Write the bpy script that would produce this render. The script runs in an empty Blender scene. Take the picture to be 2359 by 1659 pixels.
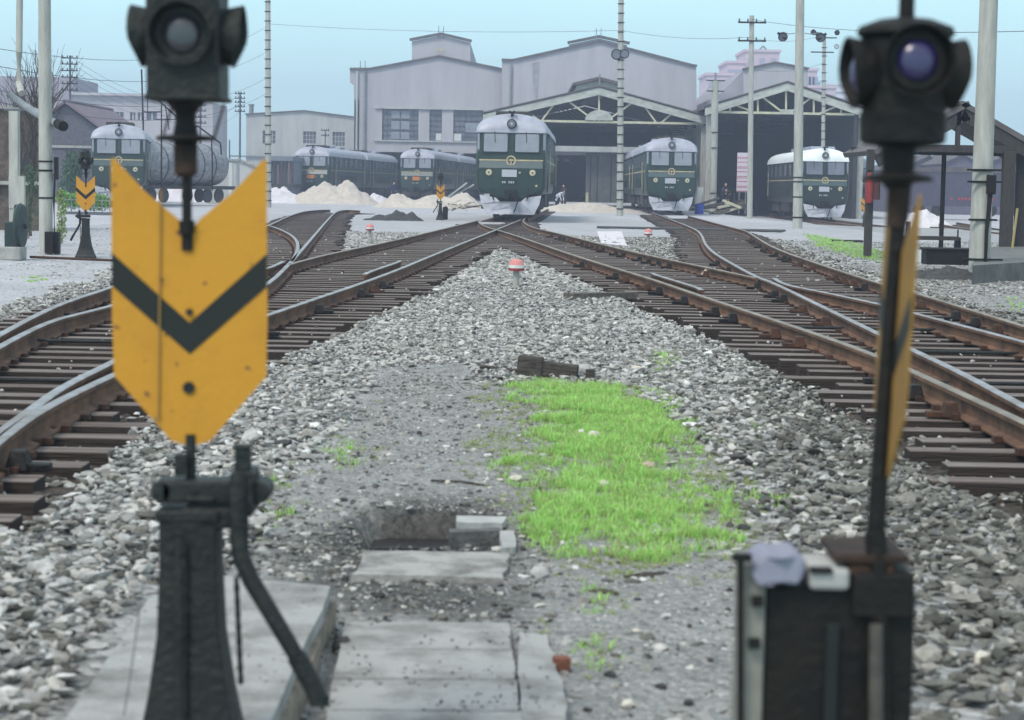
import bpy, math, random
import numpy as np
from mathutils import Vector, Matrix, Euler, noise
random.seed(7)
SC = bpy.context.scene
COL = SC.collection
R = math.radians
PI = math.pi

# ------------------------------------------------------------------ camera
F, CX, CY, CH = 4600.0, 1179.5, 829.5, 1.5
PITCH = math.atan((829.5-431.0)/F); ROLL = R(1.0)
cam_d = bpy.data.cameras.new('camera'); cam = bpy.data.objects.new('camera', cam_d); COL.objects.link(cam)
cam_d.sensor_width = 36.0; cam_d.lens = F/2359.0*36.0
cam_d.clip_start = 0.1; cam_d.clip_end = 5000
MR = Matrix.Rotation(PI/2-PITCH, 3, 'X') @ Matrix.Rotation(ROLL, 3, 'Z')
cam.location = (0, 0, CH); cam.rotation_euler = MR.to_euler()
cam_d.dof.use_dof = True; cam_d.dof.focus_distance = 48.0; cam_d.dof.aperture_fstop = 5.2
SC.camera = cam

# ------------------------------------------------------------------ world, sun, exposure
w = bpy.data.worlds.new('World'); SC.world = w; w.use_nodes = True
nt = w.node_tree; nt.nodes.clear()
out = nt.nodes.new('ShaderNodeOutputWorld'); bg = nt.nodes.new('ShaderNodeBackground')
sky = nt.nodes.new('ShaderNodeTexSky'); sky.sky_type = 'NISHITA'; sky.sun_disc = False
SUN_EL, SUN_AZ = R(52), R(215)
sky.sun_elevation = SUN_EL; sky.sun_rotation = SUN_AZ
sky.air_density = 1.0; sky.dust_density = 2.0; sky.ozone_density = 1.0
mixw = nt.nodes.new('ShaderNodeMixRGB'); mixw.inputs[0].default_value = 0.80
# thin bright overcast veil over the blue sky, a little bluer toward the zenith
tc = nt.nodes.new('ShaderNodeTexCoord'); sep = nt.nodes.new('ShaderNodeSeparateXYZ'); ramp = nt.nodes.new('ShaderNodeValToRGB')
ramp.color_ramp.elements[0].position = 0.0; ramp.color_ramp.elements[0].color = (5.9, 9.2, 9.9, 1)
ramp.color_ramp.elements[1].position = 0.12; ramp.color_ramp.elements[1].color = (6.1, 10.0, 10.5, 1)
e = ramp.color_ramp.elements.new(0.5); e.color = (7.2, 8.6, 9.6, 1)
nt.links.new(tc.outputs['Generated'], sep.inputs[0]); nt.links.new(sep.outputs[2], ramp.inputs[0])
nt.links.new(sky.outputs[0], mixw.inputs[1]); nt.links.new(ramp.outputs[0], mixw.inputs[2])
cn = nt.nodes.new('ShaderNodeTexNoise'); cn.inputs['Scale'].default_value = 2.2; cn.inputs['Detail'].default_value = 5; cmp_ = nt.nodes.new('ShaderNodeMapping'); cmp_.inputs['Scale'].default_value = (1, 1, 5); nt.links.new(tc.outputs['Generated'], cmp_.inputs[0]); nt.links.new(cmp_.outputs[0], cn.inputs[0])
cr = nt.nodes.new('ShaderNodeMapRange'); cr.inputs[1].default_value = .3; cr.inputs[2].default_value = .7; cr.inputs[3].default_value = .90; cr.inputs[4].default_value = 1.06; nt.links.new(cn.outputs[0], cr.inputs[0])
cm = nt.nodes.new('ShaderNodeMixRGB'); cm.blend_type = 'MULTIPLY'; cm.inputs[0].default_value = 1; nt.links.new(mixw.outputs[0], cm.inputs[1]); nt.links.new(cr.outputs[0], cm.inputs[2])
nt.links.new(cm.outputs[0], bg.inputs[0]); bg.inputs[1].default_value = 0.10
nt.links.new(bg.outputs[0], out.inputs[0])
sd = bpy.data.lights.new('sun', 'SUN'); sd.energy = 1.9; sd.angle = R(14); sd.color = (1.0, 0.93, 0.84)
so = bpy.data.objects.new('sun', sd); COL.objects.link(so)
sdir = Vector((math.sin(SUN_AZ)*math.cos(SUN_EL), math.cos(SUN_AZ)*math.cos(SUN_EL), math.sin(SUN_EL)))
so.rotation_euler = sdir.to_track_quat('Z', 'Y').to_euler()
SC.view_settings.view_transform = 'Standard'; SC.view_settings.look = 'None'
SC.view_settings.exposure = 0.45; SC.view_settings.gamma = 1.0
SC.render.engine = 'CYCLES'

# ------------------------------------------------------------------ pixel helpers (photo pixels -> places)
def ray(px, py): return MR @ Vector(((px-CX)/F, -(py-CY)/F, -1.0))
def G(px, py, z=0.0):
    d = ray(px, py); t = (z-CH)/d.z; return Vector((d.x*t, d.y*t, z))
def P(px, py, Y):
    d = ray(px, py); t = Y/d.y; return Vector((d.x*t, Y, CH+d.z*t))
def sm(a, b, x):
    t = min(1, max(0, (x-a)/(b-a))); return t*t*(3-2*t)
def terr(x, y): return -0.38*sm(12, 18, x)*sm(85, 115, y)

# ------------------------------------------------------------------ materials
MT = {}
def mat(name, col, rough=0.8, col2=None, scale=4.0, bump=0.0, bscale=None, metal=0.0, spec=0.3, stretch=None, detail=5, mixlo=0.35, mixhi=0.65, emis=None, trans=0):
    if name in MT: return MT[name]
    m = bpy.data.materials.new(name); m.use_nodes = True; n = m.node_tree; b = n.nodes['Principled BSDF']
    b.inputs['Base Color'].default_value = (*col, 1); b.inputs['Roughness'].default_value = rough
    b.inputs['Metallic'].default_value = metal; b.inputs['Specular IOR Level'].default_value = spec
    t = n.nodes.new('ShaderNodeTexCoord'); mp = n.nodes.new('ShaderNodeMapping')
    if stretch: mp.inputs['Scale'].default_value = stretch
    n.links.new(t.outputs['Object'], mp.inputs[0])
    if col2:
        nz = n.nodes.new('ShaderNodeTexNoise'); nz.inputs['Scale'].default_value = scale; nz.inputs['Detail'].default_value = detail; nz.inputs['Roughness'].default_value = 0.65
        r = n.nodes.new('ShaderNodeMapRange'); r.inputs[1].default_value = mixlo; r.inputs[2].default_value = mixhi
        mx = n.nodes.new('ShaderNodeMixRGB'); mx.inputs[1].default_value = (*col, 1); mx.inputs[2].default_value = (*col2, 1)
        n.links.new(mp.outputs[0], nz.inputs[0]); n.links.new(nz.outputs[0], r.inputs[0]); n.links.new(r.outputs[0], mx.inputs[0]); n.links.new(mx.outputs[0], b.inputs['Base Color'])
    if bump:
        nb = n.nodes.new('ShaderNodeTexNoise'); nb.inputs['Scale'].default_value = bscale or scale*4; nb.inputs['Detail'].default_value = 6
        bp = n.nodes.new('ShaderNodeBump'); bp.inputs['Strength'].default_value = bump; bp.inputs['Distance'].default_value = 0.02
        n.links.new(mp.outputs[0], nb.inputs[0]); n.links.new(nb.outputs[0], bp.inputs['Height']); n.links.new(bp.outputs[0], b.inputs['Normal'])
    MT[name] = m; return m
RUST = mat('rusty_iron', (.10, .045, .026), .85, (.04, .026, .020), 14, .4, metal=.2)
DRUST = mat('dark_rust', (.045, .024, .016), .8, (.018, .013, .011), 20, .4)
RAILRUST = mat('rail_rust', (.19, .10, .058), .85, (.075, .043, .03), 3, .3, 30)
STEEL = mat('rail_steel', (.40, .38, .40), .42, (.22, .17, .14), 3, metal=.6, spec=.5)
STEELR = mat('rail_steel_rusty', (.33, .27, .2), .45, (.17, .12, .08), 2, metal=.5)
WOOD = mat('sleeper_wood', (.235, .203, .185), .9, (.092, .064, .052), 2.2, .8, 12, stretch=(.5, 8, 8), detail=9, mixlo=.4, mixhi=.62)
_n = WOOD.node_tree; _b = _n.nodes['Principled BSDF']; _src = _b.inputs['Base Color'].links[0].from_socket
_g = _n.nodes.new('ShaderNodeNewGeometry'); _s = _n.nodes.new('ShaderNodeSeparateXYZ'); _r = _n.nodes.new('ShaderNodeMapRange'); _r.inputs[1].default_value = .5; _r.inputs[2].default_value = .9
_m = _n.nodes.new('ShaderNodeMixRGB'); _m.inputs[1].default_value = (.040, .030, .025, 1)  # creosoted sides under a weathered top, darkened so the gaps read as shaded
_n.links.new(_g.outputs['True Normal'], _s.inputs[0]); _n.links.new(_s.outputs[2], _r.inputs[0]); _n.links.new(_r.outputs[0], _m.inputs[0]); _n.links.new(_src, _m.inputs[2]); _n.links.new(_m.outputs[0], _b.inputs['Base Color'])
WOODG = mat('weathered_wood', (.17, .15, .13), .9, (.06, .05, .04), 4, .6, 14, stretch=(8, .6, 8))
IRON = mat('black_iron', (.009, .011, .011), .55, (.020, .023, .021), 6, .5, 45, spec=.3)
IRON2 = mat('dark_lamp_iron', (.006, .0065, .007), .6, (.014, .011, .009), 7, .4, 45, spec=.22)
YELLOW = mat('signal_yellow', (.52, .245, .022), .65, (.38, .17, .02), 5, .12, 60, detail=9, mixlo=.48, mixhi=.85)
_n = YELLOW.node_tree; _b = _n.nodes['Principled BSDF']; _src = _b.inputs['Base Color'].links[0].from_socket
_z = _n.nodes.new('ShaderNodeTexNoise'); _z.inputs['Scale'].default_value = 26; _z.inputs['Detail'].default_value = 8; _t = _n.nodes.new('ShaderNodeTexCoord'); _r = _n.nodes.new('ShaderNodeMapRange'); _r.inputs[1].default_value = .66; _r.inputs[2].default_value = .70
_m = _n.nodes.new('ShaderNodeMixRGB'); _m.inputs[2].default_value = (.16, .07, .03, 1); _n.links.new(_t.outputs['Object'], _z.inputs[0]); _n.links.new(_z.outputs[0], _r.inputs[0]); _n.links.new(_r.outputs[0], _m.inputs[0]); _n.links.new(_src, _m.inputs[1]); _n.links.new(_m.outputs[0], _b.inputs['Base Color'])
BLACKP = mat('signal_black', (.014, .016, .014), .5)
CONC = mat('concrete', (.42, .41, .39), .9, (.26, .26, .25), 3.5, .4, 22)
CONCP = mat('concrete_pole', (.46, .46, .42), .9, (.31, .31, .28), 2.2, .25, 20, stretch=(3, 3, .5))
CONCB = mat('concrete_broken', (.30, .25, .20), .95, (.12, .1, .08), 9, .9, 18)
RENDERW = mat('grey_render_wall', (.44, .42, .45), .9, (.30, .285, .31), .55, .1, 3, stretch=(1, 1, .16), mixlo=.42, mixhi=.85, detail=9)
RENDERL = mat('pale_render_wall', (.45, .46, .45), .9, (.28, .29, .29), .8, .1, 3, stretch=(1, 1, .16), mixlo=.42, mixhi=.8, detail=9)
ROOFD = mat('dark_roofing', (.08, .075, .08), .85, (.14, .12, .12), 1)
FASC = mat('fascia_white', (.50, .52, .48), .8, (.33, .34, .31), 1.2, stretch=(1, 1, 2))
TRUSS = mat('truss_paint', (.58, .56, .40), .7, (.42, .40, .30), 2)
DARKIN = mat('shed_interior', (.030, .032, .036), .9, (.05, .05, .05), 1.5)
GLASSD = mat('window_glass_dark', (.10, .11, .14), .25, (.17, .18, .22), .8, spec=.5)
GLASSW = mat('window_glass_sky', (.26, .28, .32), .2, (.2, .21, .25), 1, spec=.6)
LOCOG = mat('locomotive_green', (.010, .030, .024), .42, (.022, .045, .036), 1.6, .15, 6, spec=.4, detail=8, stretch=(1, 1, .4))
LOCOD = mat('locomotive_dark_green', (.006, .017, .015), .5, (.014, .026, .022), 2, .1, 6, spec=.35, detail=8)
LOCOT = mat('locomotive_sheen_frame_green', (.022, .052, .055), .35, (.035, .07, .07), 2, spec=.5)  # sky sheen of the nose slope painted in; also colours side window frames
LOCOR = mat('locomotive_roof_silver', (.40, .41, .48), .5, (.24, .25, .29), 1.3, metal=.1, detail=8, mixlo=.4, mixhi=.75)
LOCOW = mat('locomotive_roof_white', (.82, .84, .84), .45, (.68, .71, .72), 1.5)
CREAM = mat('cream_stripe', (.55, .46, .26), .6, (.35, .31, .2), 3)
PLOW = mat('plough_white', (.47, .48, .54), .7, (.25, .25, .27), 2.2, detail=9, mixlo=.45, mixhi=.75)
BOGIE = mat('bogie_grime', (.035, .036, .036), .85, (.07, .065, .055), 5)
ORANGE = mat('orange_plate', (.55, .2, .05), .6)
PLATEG = mat('grey_number_board', (.42, .44, .48), .5)
GLINT = mat('lamp_glass', (.5, .52, .45), .15, spec=.8)
LENSG = mat('lens_smoked', (.03, .03, .038), .25, spec=.9)
LENSB = mat('lens_violet', (.018, .010, .07), .28, spec=.9)
BRICK = mat('old_brick', (.13, .10, .08), .95, (.065, .055, .05), 5, .8, 14, mixlo=.42, mixhi=.6)
STONEW = mat('stone_wall', (.13, .13, .15), .95, (.08, .08, .10), 5, .6, 8)
TILE = mat('purple_roof_tile', (.20, .15, .17), .9, (.15, .12, .14), 3)
PINK = mat('pale_pink_block', (.62, .47, .52), .9, (.54, .43, .48), .3)
WHITEB = mat('white_far_block', (.66, .68, .72), .9)
TEAL = mat('teal_far_roof', (.33, .60, .64), .8)
SAND = mat('beige_sand', (.58, .52, .46), 1, (.42, .375, .33), 2.5, .8, 7, mixlo=.3, mixhi=.7)
SANDW = mat('white_sand', (.66, .62, .64), 1, (.54, .51, .53), 2, .7, 7, mixlo=.3, mixhi=.7)
REDP = mat('red_paint', (.34, .045, .05), .65, (.2, .035, .035), 12)
WHITEP = mat('white_paint', (.66, .68, .66), .6, (.5, .52, .5), 14)
PIPE = mat('grey_pipe', (.24, .27, .29), .55, (.16, .17, .18), 4)
GREENM = mat('green_machine', (.02, .05, .045), .5, (.03, .04, .04), 6)
TANKS = mat('tank_silver', (.34, .34, .36), .5, (.14, .14, .15), 3, metal=.3, stretch=(1, 6, .5))
SKIN = mat('skin', (.48, .27, .19), .6)
BLUEC = mat('cloth_blue', (.035, .05, .20), .9); NAVY = mat('cloth_navy', (.02, .024, .06), .9)
WHITEC = mat('cloth_white', (.62, .66, .72), .9); DARKC = mat('cloth_dark', (.03, .03, .035), .9); HAIR = mat('hair_black', (.012, .011, .011), .8)
BLUEB = mat('blue_drum_paint', (.03, .07, .42), .45)
BARK = mat('bark', (.09, .075, .06), .95, (.05, .045, .04), 10)
WHST = mat('pale_stone', (.62, .58, .50), .9, (.40, .36, .30), 12, .6, 30)
COALM = mat('wet_debris', (.03, .032, .034), .8, (.07, .065, .06), 10, .7, 25)
WIREM = mat('wire_black', (.05, .06, .07), .6)
TARP = mat('grey_tarp', (.24, .24, .31), .7, (.24, .24, .30), 6, .3)
INSUL = mat('insulator', (.03, .03, .03), .3)

# ------------------------------------------------------------------ mesh builder
class MB:
    def __init__(s): s.v = []; s.f = []; s.m = []; s.mi = 0; s.mats = []
    def use(s, m):
        if m not in s.mats: s.mats.append(m)
        s.mi = s.mats.index(m); return s
    def add(s, vs, fs):
        o = len(s.v); s.v += [tuple(v) for v in vs]; s.f += [tuple(i+o for i in f) for f in fs]; s.m += [s.mi]*len(fs); return s
    def box(s, c, sz, rz=0, rx=0, ry=0, taper=1.0):
        x, y, z = sz[0]/2, sz[1]/2, sz[2]/2; M = Euler((rx, ry, rz)).to_matrix(); c = Vector(c)
        vs = [c+M@Vector((a*x*(taper if k > 0 else 1), b*y*(taper if k > 0 else 1), k*z)) for k in (-1, 1) for a, b in ((-1, -1), (1, -1), (1, 1), (-1, 1))]
        return s.add(vs, [(3, 2, 1, 0), (4, 5, 6, 7), (0, 1, 5, 4), (1, 2, 6, 5), (2, 3, 7, 6), (3, 0, 4, 7)])
    def tube(s, p0, p1, r0, r1=None, n=12, cap=True):
        r1 = r0 if r1 is None else r1; p0 = Vector(p0); p1 = Vector(p1); q = (p1-p0).to_track_quat('Z', 'Y')
        vs = [p+q@Vector((r*math.cos(2*PI*i/n), r*math.sin(2*PI*i/n), 0)) for p, r in ((p0, r0), (p1, r1)) for i in range(n)]
        fs = [(i, (i+1) % n, n+(i+1) % n, n+i) for i in range(n)]
        if cap: fs += [tuple(range(n-1, -1, -1)), tuple(range(n, 2*n))]
        return s.add(vs, fs)
    def path(s, pts, r, n=8, r1=None):
        pts = [Vector(p) for p in pts]; k = len(pts); r1 = r if r1 is None else r1
        vs = []
        for i, p in enumerate(pts):
            d = (pts[min(i+1, k-1)]-pts[max(i-1, 0)]).normalized(); q = d.to_track_quat('Z', 'Y'); rr = r+(r1-r)*i/max(1, k-1)
            vs += [p+q@Vector((rr*math.cos(2*PI*j/n), rr*math.sin(2*PI*j/n), 0)) for j in range(n)]
        fs = [(i*n+j, i*n+(j+1) % n, (i+1)*n+(j+1) % n, (i+1)*n+j) for i in range(k-1) for j in range(n)]
        fs += [tuple(range(n-1, -1, -1)), tuple((k-1)*n+j for j in range(n))]
        return s.add(vs, fs)
    def lathe(s, prof, n=24, c=(0, 0, 0), axis='Z'):
        c = Vector(c); k = len(prof); vs = []
        for r, z in prof:
            for j in range(n):
                a = 2*PI*j/n
                if axis == 'Z': v = Vector((r*math.cos(a), r*math.sin(a), z))
                elif axis == 'Y': v = Vector((r*math.cos(a), z, r*math.sin(a)))
                else: v = Vector((z, r*math.cos(a), r*math.sin(a)))
                vs.append(c+v)
        fs = [(i*n+j, i*n+(j+1) % n, (i+1)*n+(j+1) % n, (i+1)*n+j) for i in range(k-1) for j in range(n)]
        fs += [tuple(range(n-1, -1, -1)), tuple((k-1)*n+j for j in range(n))]
        return s.add(vs, fs)
    def prism(s, pts, d, o=(0, 0, 0)):   # outline in XZ, extruded along +Y by d from o
        n = len(pts); o = Vector(o)
        vs = [o+Vector((x, 0, z)) for x, z in pts]+[o+Vector((x, d, z)) for x, z in pts]
        return s.add(vs, [tuple(range(n)), tuple(range(2*n-1, n-1, -1))]+[(i, i+n, (i+1) % n+n, (i+1) % n) for i in range(n)])
    def slab(s, pts, h):                 # 3D outline pts (top face), extruded down h
        n = len(pts); vs = [Vector(p) for p in pts]+[Vector(p)-Vector((0, 0, h)) for p in pts]
        return s.add(vs, [tuple(range(n)), tuple(range(2*n-1, n-1, -1))]+[((i+1) % n, i, i+n, (i+1) % n+n) for i in range(n)])
    def quad(s, a, b, c, d): return s.add([a, b, c, d], [(0, 1, 2, 3)])
    def ell(s, c, r, seg=12, rings=8):
        c = Vector(c); return s.lathe([(max(1e-4, math.sin(PI*i/rings)), -math.cos(PI*i/rings)) for i in range(rings+1)], seg).__class__ and s._fix(c, r, (rings+1)*seg)
    def _fix(s, c, r, cnt):
        for i in range(len(s.v)-cnt, len(s.v)):
            v = s.v[i]; s.v[i] = (c.x+v[0]*r[0], c.y+v[1]*r[1], c.z+v[2]*r[2])
        return s
    def build(s, name, m=None, parent=None, smooth=False, bevel=0, loc=None):
        me = bpy.data.meshes.new(name); me.from_pydata(s.v, [], s.f)
        if s.mats:
            for q in s.mats: me.materials.append(q)
            me.polygons.foreach_set('material_index', s.m)
        else: me.materials.append(m)
        import bmesh
        bm = bmesh.new(); bm.from_mesh(me); bmesh.ops.recalc_face_normals(bm, faces=bm.faces); bm.to_mesh(me); bm.free()
        if smooth:
            me.polygons.foreach_set('use_smooth', [True]*len(me.polygons))
            try: me.set_sharp_from_angle(angle=R(38))
            except Exception: pass
        o = bpy.data.objects.new(name, me); COL.objects.link(o)
        if parent: o.parent = parent
        if loc: o.location = loc
        if bevel:
            b = o.modifiers.new('bevel', 'BEVEL'); b.width = bevel; b.segments = 2; b.limit_method = 'ANGLE'
        return o
def tag(o, label=None, cat=None, group=None, kind=None):
    if label: o['label'] = label
    if cat: o['category'] = cat
    if group: o['group'] = group
    if kind: o['kind'] = kind
    return o
def thing(name, label, cat, loc=(0, 0, 0), rz=0, group=None):
    o = bpy.data.objects.new(name, None); COL.objects.link(o); o.location = loc; o.rotation_euler = (0, 0, rz); o.empty_display_size = .2
    return tag(o, label, cat, group)
def dup(o, parent=None):
    c = o.copy(); COL.objects.link(c)
    if parent: c.parent = parent
    for ch in list(o.children): dup(ch, c)
    return c

# ------------------------------------------------------------------ rails (traced on the rail-head plane)
ZR = 0.18
RP = {
'LTo':[(1104,507),(1000,532),(894,557),(765,583),(704,598),(665,609)],
'LTo2':[(652,602),(611,621),(440,652),(267,701),(178,723),(111,740),(13,788),(-80,845)],
'LTi':[(1199,506),(1143,529),(1000,586),(883,635),(611,726),(430,790),(267,859),(149,914),(74,955),(11,1000),(-60,1060)],
'BLl':[(760,483),(731,483.5),(698,487),(665,497),(622,518),(440,590),(267,658),(149,695),(74,729),(13,762),(-80,815)],
'BLr':[(829,485),(805,483.5),(788,484),(772,488),(752,509),(709,559),(694,576),(665,609),(611,661),(430,745),(267,829),(140,890),(60,950),(11,985),(-60,1045)],
'BLc':[(622,520),(644,527),(672,541),(684,554),(687,568),(682,586),(672,602)],
'RTi':[(1104,507.5),(1103,512),(1111,518),(1132,526),(1153,531),(1209,549),(1305,582),(1400,612),(1496,640),(1621,683),(1900,774),(2029,822),(2086,846),(2359,970),(2420,1000)],
'RTo':[(1209,503),(1204,508),(1212,517),(1235,526),(1300,540),(1400,566),(1496,588),(1640,618),(1744,640)],
'RTo2':[(1783,640),(1807,655),(1890,671),(2033,701),(2096,718),(2359,786),(2430,806)],
'RRl':[(1504,489),(1535,502),(1603,527),(1617,541),(1624,562),(1645,583),(1692,610),(1744,638),(1783,651),(1900,708),(2029,770),(2088,798),(2215,857),(2359,934),(2420,966)],
'RRr':[(1585,497),(1687,524),(1718,531),(1734,541),(1783,572),(1900,612),(2029,653),(2100,671),(2359,750),(2430,773)],
'guardL':[(838,632),(852,625),(915,604),(922,600)],
'guardR':[(1502,628),(1512,633),(1606,661),(1618,668)],
}
def smooth_poly(pts, it=2):
    for _ in range(it):
        q = [pts[0]]
        for a, b in zip(pts, pts[1:]): q += [a*.75+b*.25, a*.25+b*.75]
        q.append(pts[-1]); pts = q
    return pts
RW = {k: smooth_poly([G(x, y, ZR) for x, y in v]) for k, v in RP.items()}
for k_, x_ in (('LTi', -2.78), ('BLr', -2.86), ('RTi', 3.12), ('RRl', 3.22)): RW[k_] += [Vector((x_, 8.5, ZR)), Vector((x_+.02, 5.0, ZR))]
for k_, x_ in (('LTo2', -4.3), ('BLl', -4.42), ('RTo2', 4.75), ('RRr', 4.85)): RW[k_] += [Vector((x_, 12.5, ZR)), Vector((x_, 5.0, ZR))]
def rail_mesh(name, pts, parent, top=STEEL, zb=.03):
    hw, fw = .036, .066; zt = ZR
    prof = [(-fw, zb), (fw, zb), (fw, zb+.012), (.012, zb+.03), (.010, zt-.042), (hw, zt-.032), (hw, zt-.006), (hw-.008, zt), (-hw+.008, zt), (-hw, zt-.006), (-hw, zt-.032), (-.010, zt-.042), (-.012, zb+.03), (-fw, zb+.012)]
    n = len(prof); m = MB(); m.use(RAILRUST); m.use(top)
    vs = []; k = len(pts)
    for i, p in enumerate(pts):
        d = (pts[min(i+1, k-1)]-pts[max(i-1, 0)]); d.z = 0; d.normalize(); nx = Vector((d.y, -d.x, 0))
        for a, z in prof: vs.append(Vector((p.x, p.y, z+p.z-ZR))+nx*a)
    fs, mi = [], []
    for i in range(k-1):
        for j in range(n):
            fs.append((i*n+j, i*n+(j+1) % n, (i+1)*n+(j+1) % n, (i+1)*n+j)); mi.append(1 if j in (6, 7, 8) else 0)
    fs += [tuple(range(n)), tuple((k-1)*n+j for j in range(n))]; mi += [0, 0]
    m.v = vs; m.f = fs; m.m = mi
    # spikes and tie plates along the near stretch
    m.use(RUST); L = 0
    for a, b in zip(pts, pts[1:]):
        seg = (b-a).length; d = (b-a)/max(seg, 1e-6); nx = Vector((d.y, -d.x, 0))
        while L < seg:
            p = a+d*L
            if p.y < 55 and abs(p.x) < .33*p.y+1:
                for sgn in (-1, 1):
                    q = p+nx*sgn*.095; m.box((q.x, q.y, p.z-ZR+zb+.012), (.05, .09, .035), rz=math.atan2(d.y, d.x)-PI/2)
            L += .58
        L -= seg
    return m.build(name, parent=parent)
def xat(k, y):
    pts = RW[k]
    for a, b in zip(pts, pts[1:]):
        if (a.y-y)*(b.y-y) <= 0 and a.y != b.y: return a.x+(b.x-a.x)*(y-a.y)/(b.y-a.y)
    return None
tracksL = [('LTo', 'LTi'), ('BLl', 'BLr')]; tracksR = [('RTi', 'RTo'), ('RRl', 'RRr')]
def xs_group(ks, y):
    return [x for x in (xat(k, y) for k in ks) if x is not None]
SEGS = []   # sleeper rows: (y, x0, x1, side)
y = 6.4
while y < 116:
    ivs = []
    for side, ks in (('L', ('LTo', 'LTo2', 'LTi')), ('L', ('BLl', 'BLr')), ('R', ('RTi', 'RTo', 'RTo2')), ('R', ('RRl', 'RRr'))):
        xs = xs_group(ks, y)
        if not xs: continue
        if len(xs) == 1:
            c = xs[0]
            if y > 75: xs = [c, c]
            else: xs = [c, c+ (0 if ks[0] in ('LTo','BLl') else 1.5)] if side == 'R' else [c-1.5, c]
        ivs.append([min(xs)-(.52 if side == 'L' else .78), max(xs)+(.48+.30*sm(12, 20, y) if side == 'L' else .52), side])
    ivs.sort(); mg = []
    for iv in ivs:
        if mg and iv[0] < mg[-1][1]+.1: mg[-1][1] = max(mg[-1][1], iv[1])
        else: mg.append(iv[:])
    for a, b, sd_ in mg: SEGS.append((y, a, b, sd_))
    y += .56 if y < 60 else .62
def in_bed(x, y, pad=.05):
    for (yy, a, b, s_) in BEDROW.get(int(round(y)), ()):
        if a-pad < x < b+pad: return True
    return False
BEDROW = {}
for sgm in SEGS: BEDROW.setdefault(int(round(sgm[0])), []).append(sgm)

for side, nm, lab, keys in (('L', 'railway_turnout', 'rusty rails and dark sleepers of the turnout curving behind the yellow chevron plate', ('LTo', 'LTo2', 'LTi', 'BLl', 'BLr', 'BLc', 'guardL')),
                       ('R', 'railway_turnout', 'rusty rails and sleepers of the turnout running lower right behind the thin rod', ('RTi', 'RTo', 'RTo2', 'RRl', 'RRr', 'guardR'))):
    t = thing(nm, lab, 'railway track', (0, 0, 0), 0, 'turnouts in the yard')
    for k in keys:
        rail_mesh('guard_rail' if 'guard' in k else 'rail', RW[k], t, STEEL if k not in ('LTo', 'RTo', 'RTi', 'RRr') else STEELR)
    rows = [s for s in SEGS if s[3] == side]; cnt = 0; rest = MB()
    rnd = random.Random(3 if side == 'L' else 5)
    for (yy, a, b, _) in rows:
        wv, hh = rnd.uniform(.19, .24), .17; a2, b2 = (a+rnd.uniform(-.12, .1), b+rnd.uniform(-.3, .16)) if side == 'L' else (a+rnd.uniform(-.16, .3), b+rnd.uniform(-.1, .12))
        m = MB() if cnt < 100 else rest
        rz = rnd.uniform(-.006, .006) + (0.0)
        m.box(((a2+b2)/2, yy+rnd.uniform(-.03, .03), .03-hh/2-rnd.uniform(0, .012)), (b2-a2, wv, hh), rz=rz)
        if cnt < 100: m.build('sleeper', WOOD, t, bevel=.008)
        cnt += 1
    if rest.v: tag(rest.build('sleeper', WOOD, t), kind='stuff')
    # cast braces and blocks on the outer rails near the points
    for k, (y0, y1), sgn in ((('LTi', (10, 30), 1), ('BLl', (18, 30), -1), ('BLr', (22, 36), -1)) if side == 'L' else (('RTi', (12, 38), -1), ('RTo', (34, 60), -1), ('RRl', (22, 40), -1), ('RRr', (20, 60), -1))):
        yy = y0
        while yy < y1:
            x = xat(k, yy)
            if x is not None and rnd.random() < .55:
                m = MB(); m.box((x+sgn*.11, yy, .085), (.12, .16, .10), taper=.6); m.box((x+sgn*.2, yy, .05), (.14, .1, .04)); m.build('rail_brace', IRON2 if rnd.random() < .6 else RUST, t, bevel=.008)
            yy += 1.15
    for yy in ((14, 17.5, 21) if side == 'L' else (15, 18, 21)):   # stretcher rods
        xs = xs_group(keys, yy)
        if len(xs) > 1: MB().tube((min(xs), yy+.28, .06), (max(xs), yy+.28, .06), .016).build('stretcher_rod', IRON, t)

# straight or curved plain tracks under the trains
def plain_track(pts, label, cat='railway track', sleepers=True, group=None, dz=0):
    t = thing('railway_track', label, cat, (0, 0, 0), 0, group)
    pts = [Vector(p) for p in pts]; L, Rr = [], []
    for i, p in enumerate(pts):
        d = pts[min(i+1, len(pts)-1)]-pts[max(i-1, 0)]; d.z = 0; d.normalize(); n = Vector((-d.y, d.x, 0))
        L.append(p+n*.75); Rr.append(p-n*.75)
    rail_mesh('rail', smooth_poly(L), t, STEELR); rail_mesh('rail', smooth_poly(Rr), t, STEELR)
    if sleepers:
        cnt = 0; rest = MB()
        for a, b in zip(pts, pts[1:]):
            n = int((b-a).length/.65); d = (b-a).normalized()
            for i in range(n):
                p = a+d*(.65*i); m = MB() if cnt < 90 else rest
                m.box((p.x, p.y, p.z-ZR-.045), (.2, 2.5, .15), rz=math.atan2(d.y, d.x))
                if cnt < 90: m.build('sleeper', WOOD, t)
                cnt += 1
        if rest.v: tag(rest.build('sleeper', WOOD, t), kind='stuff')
    return t

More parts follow.
